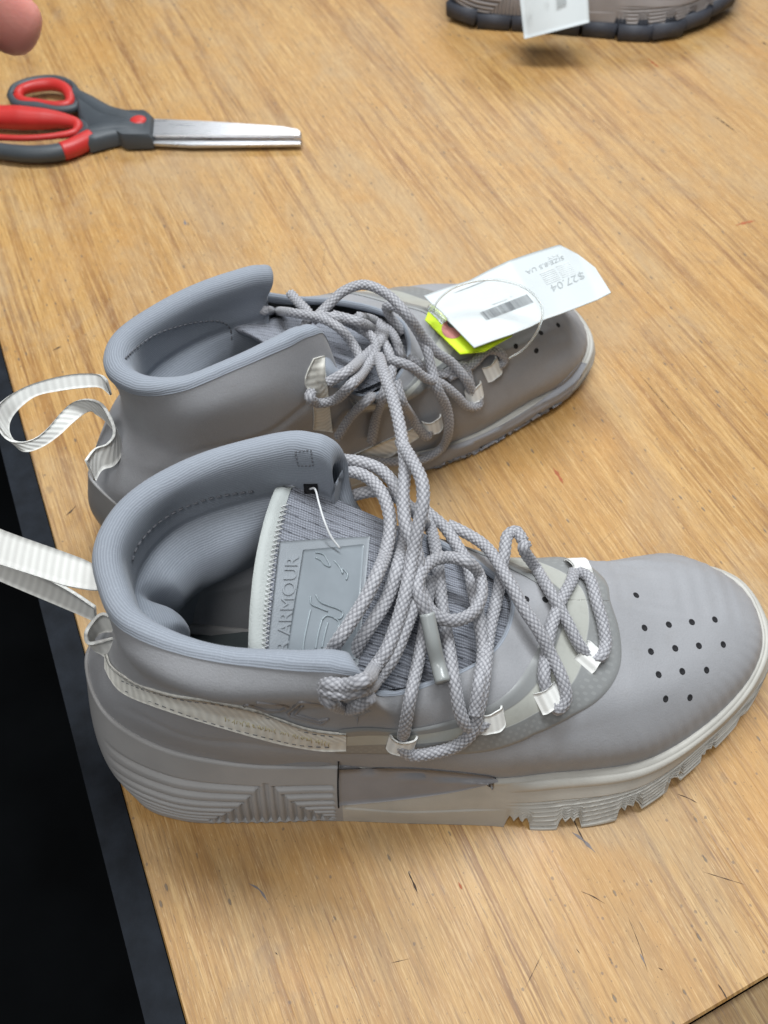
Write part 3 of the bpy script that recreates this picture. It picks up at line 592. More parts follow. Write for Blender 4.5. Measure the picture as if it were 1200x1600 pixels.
# braided laces
def laces(key, strands, r=0.00250):
    b = Bag()
    for pts in strands:
        b.tube(path(key, pts), r, 32, 0.0005, braid=True, flat=0.9)
    return b.obj('lace', M['lace'], shoes[key]['root'])
FRONT = [
 [(903, 893, 2), (920, 902, 4), (932, 940, 3.4), (942, 975, 3.4), (946, 1008, 3.6), (938, 1026, 4), (922, 1029, 2)],
 [(822, 848, 2), (818, 856, 4), (838, 888, 3.6), (860, 925, 4), (884, 968, 4), (905, 1008, 4), (918, 1026, 2)],
 [(897, 893, 1.5), (893, 908, 3.2), (876, 940, 3.2), (862, 978, 3.2), (854, 1020, 3.2), (850, 1058, 3.4), (856, 1088, 2)],
 [(700, 820, 3), (712, 825, 4.5), (757, 852, 6), (792, 903, 8), (818, 950, 8.5), (841, 985, 8), (862, 1025, 6), (879, 1062, 5.5), (884, 1092, 4.5), (872, 1108, 3.6), (857, 1094, 2)],
 [(818, 846, 2.5), (806, 830, 4.5), (794, 836, 4.5), (788, 866, 5), (779, 923, 4), (764, 990, 5), (757, 1055, 6), (748, 1108, 6), (736, 1146, 5), (712, 1166, 4), (675, 1177, 3.6), (644, 1180, 3.6), (630, 1170, 3.4), (627, 1156, 1.8)],
 [(630, 1150, 1.5), (633, 1136, 3.4), (641, 1090, 4.5), (651, 1045, 6), (661, 995, 6), (668, 940, 5), (673, 905, 4)],
 [(660, 790, 7), (672, 822, 6), (682, 866, 5), (686, 905, 5), (692, 957, 5), (701, 1010, 6), (710, 1068, 6), (722, 1122, 6), (742, 1140, 4), (764, 1126, 2)],
 [(645, 860, 14), (652, 905, 13), (668, 948, 13), (688, 966, 13), (715, 969, 13), (741, 955, 13), (753, 927, 13), (749, 898, 13), (730, 878, 13), (703, 871, 14), (675, 877, 15), (659, 893, 16), (652, 921, 16), (660, 944, 15), (669, 962, 13)],
 [(655, 785, 10), (668, 800, 9), (694, 823, 8), (714, 852, 7), (731, 882, 6), (741, 930, 6), (750, 975, 7), (755, 1020, 8), (748, 1070, 8), (742, 1118, 7)],
 [(533, 738, 116), (555, 738, 117), (582, 752, 118), (602, 782, 118), (610, 820, 117), (603, 862, 116), (590, 896, 17), (571, 935, 15), (548, 972, 12), (530, 998, 116), (515, 1022, 108), (498, 1055, 98)],
 [(533, 718, 118), (565, 722, 118), (596, 735, 117), (620, 764, 116), (632, 805, 112), (630, 850, 110), (620, 890, 14), (604, 937, 10), (582, 973, 8), (562, 1004, 106), (548, 1035, 99), (535, 1060, 94)],
 [(592, 557, 112), (600, 585, 120), (610, 612, 124), (619, 642, 126), (627, 680, 126), (633, 725, 125), (630, 775, 124), (634, 820, 122), (650, 860, 118), (655, 895, 15), (647, 940, 13), (632, 985, 11), (612, 1030, 9), (590, 1060, 7), (562, 1078, 5), (532, 1083, 4), (512, 1079, 2), (502, 1075, -4)],
 [(626, 690, 124), (644, 720, 130), (659, 752, 131), (661, 785, 129), (653, 825, 124), (644, 870, 118), (634, 925, 15), (620, 975, 12), (603, 1018, 10), (586, 1042, 9), (566, 1064, 6), (538, 1071, 4.5), (514, 1069, 2), (503, 1067, -4)],
 [(506, 1086, -4), (514, 1095, 2), (540, 1106, 3.4), (562, 1102, 3.4), (580, 1088, 4)],
 [(533, 783, 104), (560, 772, 105), (590, 768, 106), (625, 780, 106), (648, 800, 105), (668, 822, 5)],
]
lace_f = laces('front', FRONT)
ag = Bag(); ag.tube(path('front', [(667, 958, 14), (676, 1000, 12), (684, 1036, 9), (692, 1066, 7)]), 0.0029, 16, 0.001)
ag.obj('aglet', M['aglet'], lace_f)
REAR = [
 [(412, 485, 1), (430, 486, 3.5), (458, 489, 104), (500, 497, 106), (530, 513, 106), (550, 536, 12), (562, 560, 9), (560, 590, 6)],
 [(488, 502, 102), (513, 477, 106), (537, 455, 110), (569, 445, 112), (604, 459, 110), (638, 494, 104), (662, 526, 14), (682, 550, 11), (705, 566, 8), (726, 590, 6), (736, 610, 3)],
 [(630, 520, 3), (608, 492, 6), (604, 478, 9), (625, 484, 10), (652, 517, 11), (668, 550, 11), (674, 575, 10), (683, 605, 9), (699, 640, 8), (701, 672, 6), (690, 700, 5), (665, 717, 5), (630, 722, 5), (600, 722, 4), (560, 717, 3)],
 [(486, 612, 1), (484, 621, 3), (497, 630, 4), (522, 625, 6), (548, 602, 9), (570, 578, 11), (586, 552, 12), (584, 530, 12), (560, 512, 10), (525, 497, 106), (492, 493, 104)],
 [(512, 598, 4), (540, 582, 7), (566, 560, 10), (590, 538, 11), (600, 520, 9), (588, 503, 7), (560, 495, 100)],
 [(528, 682, 4), (547, 652, 5), (572, 627, 7), (597, 606, 8), (622, 580, 9), (626, 552, 9), (612, 520, 6), (590, 503, 4)],
 [(605, 560, 13), (640, 572, 12), (664, 590, 10), (690, 600, 8), (712, 617, 7), (732, 635, 5), (748, 632, 3.5), (744, 614, 2)],
 [(618, 595, 9), (627, 625, 7), (642, 650, 6), (656, 672, 4.5), (668, 682, 3.5), (676, 664, 1.5)],
 [(700, 590, 3), (735, 572, 3.5), (762, 548, 4), (783, 552, 3.5), (787, 566, 3), (770, 577, 1.5)],
 [(520, 492, 103), (557, 502, 104), (584, 516, 9), (605, 545, 10), (612, 580, 10), (600, 615, 6), (588, 650, 4), (580, 690, 3)],
 [(454, 459, 96), (468, 474, 98), (482, 492, 100), (478, 512, 98), (490, 524, 96), (470, 536, 92), (456, 548, 88)],
 [(640, 560, 4), (690, 585, 3.5), (725, 572, 3.5), (735, 600, 3), (738, 614, 2)],
]
lace_r = laces('rear', REAR, 0.00245)

# webbing straps, tabs and pull loops
def strap(key, name, top, bot, mat, off=0.9, **k):
    return sheet(name, patch(key, top, bot, off, **k), mat, shoes[key]['root'], 0.0012)
FR, RR = shoes['front']['root'], shoes['rear']['root']
st = strap('front', 'side_strap', [(163, 1022), (170, 1040), (188, 1056), (215, 1072), (270, 1089), (330, 1098), (400, 1114), (470, 1139), (512, 1147), (541, 1149)],
      [(163, 1044), (172, 1062), (188, 1081), (220, 1097), (290, 1121), (370, 1145), (440, 1164), (500, 1174), (541, 1174)], M['oldweb'], n=160, m=8, off=1.7)
def marks(b, key, a, c, n, h, off=1.75, seed=1):       # worn, unreadable embroidery
    r = random.Random(seed)
    for i in range(n):
        f = (i + r.random() * .6) / n
        if r.random() < .15: continue
        x, y = a[0] + (c[0] - a[0]) * f, a[1] + (c[1] - a[1]) * f; hh = h * r.uniform(.35, 1)
        P = [hit(key, x + r.uniform(-2, 2), y + q * hh, off)[0] for q in (-.5, 0, .5)]
        if all(p is not None for p in P): b.tube(np.array(P), 0.00018, 5)
b = Bag(); marks(b, 'front', (352, 1124), (517, 1164), 44, 8); tag(b.obj('embroidery', M['yellow'], st), kind='stuff')
b = Bag()                                              # edge stitches along the strap
for tp in ([(190, 1064), (230, 1080), (290, 1095), (350, 1103), (420, 1123), (480, 1145), (530, 1153)], [(196, 1080), (250, 1102), (320, 1127), (400, 1149), (470, 1165), (530, 1169)]):
    P = curve([hit('front', x, y, 1.75)[0] for x, y in tp], 0.0008)
    for k in range(0, len(P) - 4, 4): b.tube(P[k:k+3], 0.00020, 5)
tag(b.obj('stitching', M['stitch'], st), kind='stuff')
# plain film window over the strap's front end is part of the glossy film; raised monogram on the quarter
b = Bag()
for pl in ([(382, 1103), (386, 1100), (415, 1109), (438, 1110), (450, 1104), (443, 1101), (400, 1097)],
           [(517, 1103), (470, 1096), (450, 1113), (453, 1118), (502, 1131), (513, 1123), (498, 1126), (460, 1116), (472, 1102)]):
    q = [np.array(u) * (1 - f) + np.array(w) * f for u, w in zip(pl[:-1], pl[1:]) for f in (0.02, .25, .5, .75, .98)]
    b.tube([hit('front', x, y, .05)[0] for x, y in q], 0.0007, 8, 0.0006)
b.obj('embossed_monogram', M['panel'], FR)
# collar details of the front shoe: stitched square, dark slot, seams
b = Bag()
for pl in ([(461, 706), (486, 703), (489, 728), (466, 728), (461, 706)],):
    P = curve([p for a_, c_ in zip(pl[:-1], pl[1:]) for p in (np.array(a_ + (0,)) * (1 - f) + np.array(c_ + (0,)) * f for f in np.linspace(0, .999, 6))], 1.0)
    H = [hit('front', q[0], q[1], 0.25)[0] for q in P]
    for k in range(0, len(H) - 5, 6): b.tube(np.array(H[k:k+4]), 0.00028, 5)
seam = [(207, 876), (214, 856), (232, 832), (255, 812), (285, 795), (320, 782), (360, 773), (400, 768)]
P = curve([hit('front', x, y, .35)[0] for x, y in seam], 0.0006)
for k in range(0, len(P) - 4, 5): b.tube(P[k:k+4], 0.00042, 5)
tag(b.obj('stitching', M['stitch'], FR), kind='stuff')
sheet('lace_slot', patch('front', [(474, 757), (496, 757)], [(476, 771), (497, 772)], 0.4, 8, 5), M['hole'], FR, 0.0003)  # no opening: a dark sheet on the lining paints the slot's shade
b = Bag()
P = curve([hit('rear', x, y, .35)[0] for x, y in [(196, 560), (215, 542), (245, 522), (280, 510), (315, 503), (345, 503), (360, 515), (362, 540)]], 0.0006)
for k in range(0, len(P) - 4, 5): b.tube(P[k:k+4], 0.0004, 5)
tag(b.obj('stitching', M['stitch'], RR), kind='stuff')
b = Bag(); b.tube(path('front', [(484, 764, 1), (492, 764, 3), (498, 785, 6), (506, 812, 7), (517, 838, 5), (531, 857, 3)]), 0.00042, 6, 0.001)
b.obj('loose_thread', M['thread'], FR)
# tongue of the front shoe: soft binding with zigzag stitches, satin label with raised lettering, glossy panel with a raised emblem
TO = shoes['front']['tongue']
tb = 'tbvh'
def tpatch(top, bot, off, n=30, m=14): return patch('front', top, bot, off, n, m, tb)
gt = shoes['front']['tg']; k0 = TONGUES['front'].shape[0]; gb = gt[k0 - 3:k0 + 8]
nb_ = np.cross(np.gradient(gb, axis=1), np.gradient(gb, axis=0)); nb_ /= np.linalg.norm(nb_, axis=-1)[..., None] + 1e-12
nb_ *= np.sign((nb_ * (gb - gb.mean((0, 1)) )).sum(-1).mean()); prof = np.sin(np.linspace(0.25, math.pi - 0.25, len(gb)))[:, None, None]
GB = gb + nb_ * (0.0003 + 0.0011 * prof); mesh_obj('tongue_binding', GB.reshape(-1, 3), grid_faces(*GB.shape[:2]), M['bind'], TO, arc_uv(GB))
def edge_px(y):                                        # where the free edge of the tongue runs in the picture
    e = gt[k0 - 3]; d = (e - CAM); w = d @ FW; X_ = 600 + FPX * d[:, 0] / w; Y_ = 800 - FPX * (d @ UPV) / w; o = np.argsort(Y_); return float(np.interp(y, Y_[o], X_[o]))
b = Bag(); zz = []
for k in range(64):
    y = 788 + k * 3.8; xr = edge_px(y) + 5
    zz.append((xr - (10 if k % 2 else 0), y))
b.tube([p for p in (hit('front', x, y, 1.4, tb)[0] for x, y in zz) if p is not None], 0.00028, 5); b.obj('stitching', M['thread'], TO)
lab = sheet('label_patch', tpatch([(437, 846), (500, 842), (578, 838)], [(415, 1040), (480, 1040), (560, 1040)], 0.7, 40, 40), M['satin'], TO, 0.0012)
sheet('glossy_panel', tpatch([(474, 859), (520, 855), (569, 850)], [(446, 1030), (500, 1030), (556, 1030)], 1.1, 30, 30), M['gloss'], lab, 0.0009)
def text_poly(txt, size=1.0):                          # flat lettering outline as vertices and faces
    cu = bpy.data.curves.new('lettering', 'FONT'); cu.body = txt; cu.size = size; cu.resolution_u = 3; cu.extrude = 0.0
    o = bpy.data.objects.new('lettering', cu); COL.objects.link(o); bpy.context.view_layer.update()
    me = bpy.data.meshes.new_from_object(o.evaluated_get(bpy.context.evaluated_depsgraph_get()))
    V = np.array([v.co[:] for v in me.vertices]); Fc = [tuple(p.vertices) for p in me.polygons]
    bpy.data.objects.remove(o); bpy.data.meshes.remove(me); return V, Fc
def lettering(name, txt, place2, mat, parent, thick=0.0003):
    """place2(a, b, raise) -> world point; a along the line (0..1 of its width), b letter height (0..1)"""
    V, Fc = text_poly(txt); w = V[:, 0].max(); h = 0.72
    T = np.array([place2(x / w, y / h, 1) for x, y, _ in V]); Bm = np.array([place2(x / w, y / h, 0) for x, y, _ in V]); n = len(V)
    edges = {}
    for f in Fc:
        for a_, c_ in zip(f, f[1:] + f[:1]): edges[(a_, c_)] = edges.get((a_, c_), 0) + 1
    side = [(a_, c_, c_ + n, a_ + n) for (a_, c_) in edges if (c_, a_) not in edges]
    return mesh_obj(name, np.concatenate([T, Bm]), Fc + side, mat, parent, smooth=False)
def tongue_text(a, b, up):                             # reads upwards along the label, letter tops to the heel
    y = 1100 - 232 * a; xb = 467 - (y - 868) * 0.112
    x = xb - 21 * b; p = hit('front', x, y, 1.15 if up else 0.5, tb)[0]
    return p if p is not None else un(x, y, .055)
lettering('raised_lettering', 'UNDER ARMOUR', tongue_text, M['satin'], lab)
b = Bag()
E2 = [[(493, 863), (505, 866), (512, 876), (516, 885), (507, 882), (502, 876), (493, 871)], [(522, 876), (530, 885), (536, 897), (534, 888), (543, 897), (541, 906)],
      [(485, 932), (486, 943), (500, 950), (512, 955)], [(493, 929), (500, 940), (513, 946), (527, 951), (536, 957), (532, 966), (522, 966)], [(485, 953), (480, 975), (475, 1000), (473, 1018)], [(503, 968), (510, 962), (522, 965), (530, 973), (525, 990), (518, 1012)],
      [(503, 968), (497, 990), (493, 1014)], [(512, 973), (507, 992), (503, 1012)]]
for pl in E2: b.tube([p for p in (hit('front', x, y, 1.3, tb)[0] for x, y in pl) if p is not None], 0.00035, 6, 0.0006)
b.obj('embossed_emblem', M['embossed'], lab)
# perforations in the toe of the front shoe: rimmed discs on the surface, the holes' shade painted as dark colour
def perforations(key, pts):
    b = Bag()
    for x, y in pts:
        p, n = hit(key, x, y, 0.0, 'ubvh')
        if p is None: continue
        t = np.cross(n, [0, 0, 1.0]); t /= np.linalg.norm(t); c = np.cross(n, t); th = np.arange(10) * .62832
        rr = [(0.0015, .00005), (0.0012, .00022), (0.0010, .00022), (0.0009, .0001)]
        V = np.concatenate([p + n * h + r * (np.cos(th)[:, None] * t + np.sin(th)[:, None] * c) for r, h in rr])
        Fc = [tuple(range(30, 40))] + [(k*10+i, k*10+(i+1) % 10, (k+1)*10+(i+1) % 10, (k+1)*10+i) for k in range(3) for i in range(10)]
        b.add(V, Fc)
    o = b.obj('perforations', M['hole'], shoes[key]['root']); tag(o, kind='stuff'); return o
perforations('front', [(994, 930), (1007, 981), (1045, 976), (1081, 972), (1117, 968), (1017, 1018), (1055, 1013), (1092, 1009), (1130, 1007), (1029, 1054), (1066, 1049), (1104, 1047), (1040, 1092), (1078, 1090), (852, 937), (822, 936)])
perforations('rear', [(806, 541), (845, 520), (872, 508), (838, 548)])
# shank plate on the side wall
sheet('shank_plate', patch('front', [(530, 1203), (590, 1201), (650, 1202), (720, 1208), (765, 1214), (778, 1219)], [(530, 1259), (590, 1254), (650, 1247), (710, 1238), (755, 1228), (778, 1222)], 1.1, 50, 8), M['panel'], FR, 0.0026)
b = Bag(); b.tube([hit('front', x, y, .3)[0] for x, y in [(529, 1190), (528, 1215), (528, 1240), (529, 1262)]], 0.00035, 6, .001); 
b.obj('seam_gap', M['hole'], FR)
# rear shoe: tab on the inner collar, strip under the lower loops
def rstrip(name, top, bot, mat, **k): return sheet(name, patch('rear', top, bot, 0.8, **k), mat, RR, 0.0011)
rstrip('collar_tab', [(491, 561), (480, 585), (478, 603), (488, 620), (491, 645), (490, 672)], [(508, 556), (508, 585), (512, 605), (514, 625), (517, 650), (520, 676)], M['oldweb'], n=40, m=6)
rstrip('side_strap', [(552, 712), (585, 697), (620, 682), (650, 668)], [(585, 722), (610, 714), (630, 700), (655, 684)], M['web'], n=30, m=6)
# pull loops of folded webbing at the heels
def ribbon(name, A, B, mat, parent, n=120):            # two edge polylines given as pixel + height (mm)
    def poly(q):
        P = np.array([un(x, y, z / 1000) for x, y, z in q]); t = np.linspace(0, 1, len(P))
        return spline(np.column_stack([t, P]).tolist(), np.linspace(0, 1, n))
    a, c = poly(A), poly(B); f = np.linspace(0, 1, 6)[:, None, None]
    return sheet(name, a[None] * (1 - f) + c[None] * f, mat, parent, 0.0014)
ribbon('pull_loop', [(150, 886, 118), (136, 876, 118), (100, 862, 118), (60, 848, 118), (10, 830, 118), (-45, 808, 118), (-70, 806, 112), (-60, 830, 108), (-10, 858, 104), (50, 888, 100), (110, 920, 96), (150, 946, 94)],
       [(152, 922, 115), (138, 921, 115), (100, 914, 115), (60, 901, 115), (10, 885, 115), (-45, 868, 114), (-74, 866, 102), (-62, 880, 97), (-10, 900, 92), (50, 925, 88), (110, 950, 85), (152, 968, 84)], M['web'], FR)
ribbon('heel_tab', [(172, 965, 96), (158, 962, 97), (145, 975, 97), (137, 990, 96), (140, 1002, 92), (155, 1000, 90), (176, 995, 88)],
       [(186, 990, 84), (172, 988, 86), (158, 990, 87), (148, 1000, 86), (150, 1012, 82), (160, 1018, 80), (172, 1028, 78)], M['web'], FR, 60)
ribbon('pull_loop', [(164, 595, 112), (152, 585, 112), (120, 584, 112), (80, 591, 112), (40, 604, 112), (10, 622, 112), (-5, 640, 110), (-3, 660, 106), (10, 680, 102), (32, 690, 99), (55, 684, 98), (75, 668, 98), (95, 645, 98), (115, 628, 98), (140, 623, 98), (162, 632, 98), (178, 660, 98), (180, 680, 96), (168, 695, 95), (150, 702, 94), (136, 720, 94)],
       [(172, 618, 106), (156, 606, 108), (130, 606, 108), (92, 611, 108), (57, 619, 108), (32, 637, 107), (18, 655, 104), (15, 672, 101), (22, 687, 98), (42, 704, 95), (66, 697, 94), (92, 680, 94), (115, 660, 94), (135, 645, 93), (150, 645, 91), (172, 660, 88), (192, 690, 87), (190, 712, 85), (178, 728, 84), (160, 735, 84), (150, 752, 82)], M['web'], RR, 200)

# ------------------------------------------------------------------ price tags on the rear shoe
M['paper'] = plain('tag_paper', (0.56, 0.595, 0.60), 0.5, var=0.015)
M['print'] = plain('grey_print', (0.36, 0.385, 0.39), 0.7); M['faint'] = plain('faint_print', (0.60, 0.63, 0.63), 0.7); M['black'] = plain('black_print', (0.12, 0.13, 0.14), 0.7)
M['neon'] = plain('neon_paper', (0.60, 0.80, 0.02), 0.5, var=0.03); M['pink'] = plain('pink_print', (0.55, 0.22, 0.20), 0.6)
def clear_mat():
    t = NT('clear_plastic'); t.P(Base_Color=(0.85, 0.88, 0.87), Roughness=0.12, Transmission_Weight=0.75, IOR=1.4); return t.m
M['clear'] = clear_mat()
TT = [(662, 462, 82), (697, 449, 84), (733, 438, 86), (765, 421, 89), (795, 407, 92), (834, 394, 88), (874, 382, 84), (903, 397, 80), (930, 418, 78)]
TB = [(741, 543, 80), (768, 533, 80), (800, 522, 80), (830, 510, 82), (851, 499, 84), (874, 491, 82), (906, 479, 80), (934, 468, 78), (955, 457, 78)]
def quadsheet(T, B, n=70, m=24):
    def poly(q):
        P = np.array([un(x, y, z / 1000) for x, y, z in q]); t = np.linspace(0, 1, len(P))
        return np.stack([np.interp(np.linspace(0, 1, n), t, P[:, k]) for k in range(3)], -1)
    f = np.linspace(0, 1, m)[:, None, None]; return poly(T)[None] * (1 - f) + poly(B)[None] * f
ptag = empty('price_tag', un(800, 470, .08), 'white price tag with barcode on a clear plastic loop, lying on the rear grey shoe', 'price tag')
G = quadsheet(TT, TB); sheet('paper', G, M['paper'], ptag, 0.0005)
tagb = BVHTree.FromPolygons([Vector(v) for v in G.reshape(-1, 3)], grid_faces(*G.shape[:2]).tolist())
def on_tag(x, y, off):
    d = ray(x, y); h = tagb.ray_cast(Vector(CAM), Vector(d))
    return np.array(h[0]) - d * off / 1000 if h[0] is not None else un(x, y, 0.08)
def tag_line(o, e, h):                                 # text running from pixel o to e, letter tops towards +h
    o, e, h = map(np.array, (o, e, h))
    return lambda a, b, up: on_tag(*(o + (e - o) * a + h * b), 0.32 if up else 0.05)
lettering('price_lettering', '$27.04', tag_line((911, 424), (859, 446), (5.0, 10.5)), M['print'], ptag)
lettering('size_lettering', 'SIZE:8.5 UA', tag_line((880, 399), (821, 423), (2.6, 6.2)), M['print'], ptag)
lettering('faint_lettering', 'SHOE', tag_line((872, 396), (856, 402), (1.5, 3.8)), M['faint'], ptag)
b = Bag(); x0, x1 = np.array([750, 488.0]), np.array([825, 459.0]); dn = np.array([10.5, 12.5]); r = random.Random(3); f = 0.0
while f < 0.985:
    w = r.choice((.008, .008, .013, .02)); g = r.choice((.008, .012, .018))
    a_, c_ = x0 + (x1 - x0) * f, x0 + (x1 - x0) * min(1, f + w)
    b.add([on_tag(*a_, .3), on_tag(*c_, .3), on_tag(*(c_ + dn), .3), on_tag(*(a_ + dn), .3)], [(0, 1, 2, 3)]); f += w + g
b.obj('barcode', M['black'], ptag, False)
b = Bag()
for o, e in (((843, 427), (866, 418)), ((868, 416), (889, 408))):
    for k in range(7):
        q = np.array([1.7, 2.7]) * k; a_, c_ = np.array(o) + q, np.array(e) + q; w = np.array([.9, 1.5])
        b.add([on_tag(*a_, .3), on_tag(*c_, .3), on_tag(*(c_ + w), .3), on_tag(*(a_ + w), .3)], [(0, 1, 2, 3)])
for o, e in (((709, 455), (765, 433)), ((797, 462), (832, 446)), ((768, 474), (792, 465))):
    a_, c_ = np.array(o), np.array(e); w = np.array([1.2, 2.2]); b.add([on_tag(*a_, .3), on_tag(*c_, .3), on_tag(*(c_ + w), .3), on_tag(*(a_ + w), .3)], [(0, 1, 2, 3)])
b.obj('fine_print', M['faint'], ptag, False)
b = Bag(); b.tube([un(x, y, z / 1000) for x, y, z in [(676, 488, 86), (684, 470, 92), (705, 452, 97), (740, 440, 100), (780, 438, 101), (820, 450, 100), (842, 470, 98), (848, 490, 95), (843, 510, 90), (832, 530, 82), (815, 548, 74), (795, 560, 70)]], 0.00055, 8, 0.001)
b.tube([un(x, y, z / 1000) for x, y, z in [(673, 481, 84), (681, 488, 85), (690, 497, 85), (695, 503, 84)]], 0.0022, 8, 0.001)
b.obj('plastic_loop', M['clear'], ptag)
ntag = empty('neon_tag', un(740, 520, .075), 'neon yellow tag with a pink spot tucked under the white price tag', 'tag')
G2 = quadsheet([(672, 479, 77), (700, 468, 77), (760, 470, 78), (812, 492, 77)], [(664, 500, 76), (719, 553, 75), (757, 549, 75), (800, 525, 76)]); sheet('paper', G2, M['neon'], ntag, 0.0005)
b2 = BVHTree.FromPolygons([Vector(v) for v in G2.reshape(-1, 3)], grid_faces(*G2.shape[:2]).tolist())
def on_neon(x, y):
    d = ray(x, y); h = b2.ray_cast(Vector(CAM), Vector(d)); return np.array(h[0]) - d * .0003 if h[0] is not None else un(x, y, .077)
th = np.arange(28) * 2 * math.pi / 28
mesh_obj('pink_spot', [on_neon(707 + 17 * math.cos(a), 514 + 15 * math.sin(a)) for a in th], [tuple(range(28))], M['pink'], ntag)
mesh_obj('black_spot', [on_neon(708 + 9 * math.cos(a), 506 + 6 * math.sin(a)) - ray(700, 510) * .0002 for a in th], [tuple(range(28))], M['black'], ntag)

# ------------------------------------------------------------------ scissors
M['sgrey'] = plain('grey_handle_plastic', (0.052, 0.062, 0.072), 0.48, var=0.1, bump=0.15, bscale=1500)
M['sred'] = plain('red_grip_rubber', (0.52, 0.028, 0.024), 0.42, var=0.08)
def steel():
    t = NT('brushed_steel'); f = t.noise(t.map(t.coord(), (40, 900, 40)), 1, 3)
    t.P(Base_Color=(0.55, 0.56, 0.58), Metallic=1.0, Roughness=t.ramp(f, .3, .7, .24, .36)); return t.m
M['steel'] = steel()
sci = empty('scissors', un(150, 215, 0.0), 'closed scissors with red and dark grey handles lying on the bench top', 'scissors')
def px2(q, z): return np.array([un(x, y, z)[:2] for x, y in q])
def cutter(name, q, z0, z1, bev, mat):
    V, Fc = prism(px2(q, (z0 + z1) / 2), z0, z1, bev); return mesh_obj(name, V, Fc, mat, sci, smooth=False)
cutter('blade', [(200, 186), (258, 188), (330, 191), (440, 199), (468, 204), (471, 208), (471, 214), (330, 214), (200, 214)], 0.0062, 0.0083, 0.0010, M['steel'])
cutter('blade', [(200, 218), (330, 219), (471, 220), (471, 227), (400, 228), (300, 229), (200, 224)], 0.0034, 0.0054, 0.0008, M['steel'])
def loop_tube(pts, r, flat=1.0): 
    P = curve(pts + [pts[0]], 0.0015); rr = np.interp(np.linspace(0, 1, len(P)), np.linspace(0, 1, len(r)), r); return P, rr
def handle(name, pts, rad, mat, parent, z, close=True, flat=1.0):
    q = [un(x, y, z) for x, y in pts]; q = q + [q[0]] if close else q
    P = curve(q, 0.0015); rr = np.interp(np.linspace(0, 1, len(P)), np.linspace(0, 1, len(rad)), rad)
    V, Fc, uv = tube(P, rr, 18, flat=flat, cap=not close); return mesh_obj(name, V, fix_tris(Fc), mat, parent)
hb = handle('handle', [(17, 150), (24, 137), (50, 127), (85, 124), (108, 131), (120, 149), (118, 168), (95, 172), (60, 168), (28, 163)], [.0032]*8 + [.0042, .0036, .0032], M['sgrey'], sci, 0.0085)
handle('grip', [(28, 150), (34, 141), (56, 134), (84, 132), (101, 138), (110, 151), (107, 163), (88, 165), (58, 161), (34, 157)], [.0040, .0040, .0046, .0046, .0042, .0042, .0036, .0032, .0032, .0034, .0038], M['sred'], hb, 0.0098)
def arm(pts, rad, z, parent, name='arm', mat=None, flat=0.8):
    return handle(name, pts, rad, mat or M['sgrey'], parent, z, False, flat)
arm([(112, 146), (140, 163), (165, 178), (195, 186), (228, 192)], [.0054, .0070, .0076, .0074, .0062], .0085, hb)
h2 = handle('handle', [(-75, 205), (-55, 184), (0, 186), (60, 190), (115, 194), (137, 203), (128, 221), (100, 236), (55, 241), (0, 236), (-50, 226)], [.004, .004, .004, .004, .004, .005, .0062, .0062, .006, .0056, .005, .004], M['sgrey'], sci, 0.0072)
handle('grip', [(-62, 204), (-40, 184), (0, 183), (50, 185), (95, 188), (121, 195), (118, 206), (90, 212), (40, 216), (-10, 214), (-45, 210)], [.005, .0066, .0082, .0086, .0074, .0052, .003, .0022, .0022, .0022, .003, .005], M['sred'], h2, 0.0108)
arm([(128, 215), (160, 207), (195, 203), (228, 205)], [.0064, .0074, .0076, .0068], .0078, h2)
arm([(97, 236.5), (112, 231.5), (128, 224), (143, 216)], [.0064, .0066, .0067, .0066], .0074, h2, 'red_band', M['sred'], 1.0)
o = cutter('handle_body', [(110, 134), (126, 149), (150, 165), (172, 176), (192, 180), (233, 181), (242, 190), (239, 222), (196, 223), (186, 217), (168, 221), (150, 226), (139, 229), (135, 207), (124, 186), (120, 160)], 0.0020, 0.0128, 0.0030, M['sgrey'])
o.data.polygons.foreach_set('use_smooth', [True] * len(o.data.polygons)); o.data.set_sharp_from_angle(angle=R(50))
p0 = un(216, 188, 0.0125); th = np.arange(20) * math.pi / 10
V = np.concatenate([[[p0[0] + r * math.cos(a), p0[1] + r * math.sin(a), 0.012 + h] for a in th] for r, h in ((.0062, 0), (.0058, .0012), (.0040, .0020), (.0015, .0023))])
mesh_obj('pivot_cap', V, [tuple(range(60, 80))] + [(k*20+i, k*20+(i+1) % 20, (k+1)*20+(i+1) % 20, (k+1)*20+i) for k in range(3) for i in range(20)], M['sred'], sci)

# ------------------------------------------------------------------ the low trail shoe at the far side of the bench, and its tag
M['taupe'] = plain('taupe_foam', (0.25, 0.225, 0.215), 0.6, var=0.1, bump=0.2); M['lug'] = plain('dark_outsole', (0.046, 0.051, 0.066), 0.6, var=0.2, bump=0.3, bscale=500)
M['navy'] = plain('navy_overlay', (0.045, 0.045, 0.085), 0.5); M['tupper'] = neoprene('taupe_mesh', (0.20, 0.165, 0.155))
TA = R(-8.0)
def place_far(P):
    P = np.asarray(P, float); x, y, z = P[..., 0] * .00083, P[..., 1] * .00088, P[..., 2]
    z = np.where(z > 30, 30 + (z - 30) * .52, z) / 1000 * 1.0 + .009
    return np.stack([0.052 + x*math.cos(TA) - y*math.sin(TA), 0.842 + x*math.sin(TA) + y*math.cos(TA), z], -1)
far = empty('trail_shoe', (0.19, 0.87, 0), 'taupe trail shoe with dark lugged outsole at the far edge of the bench', 'shoe')
sg = place_far(SOLE); ff = grid_faces(*SOLE.shape[:2], True); hv = np.repeat(np.arange(SOLE.shape[0])[:-1], NU)
for nm, sel, mt in (('outsole', hv < 18, M['lug']), ('midsole', hv >= 18, M['taupe'])):
    ids, inv = np.unique(ff[sel], return_inverse=True); mesh_obj(nm, sg.reshape(-1, 3)[ids], inv.reshape(-1, 4), mt, far)
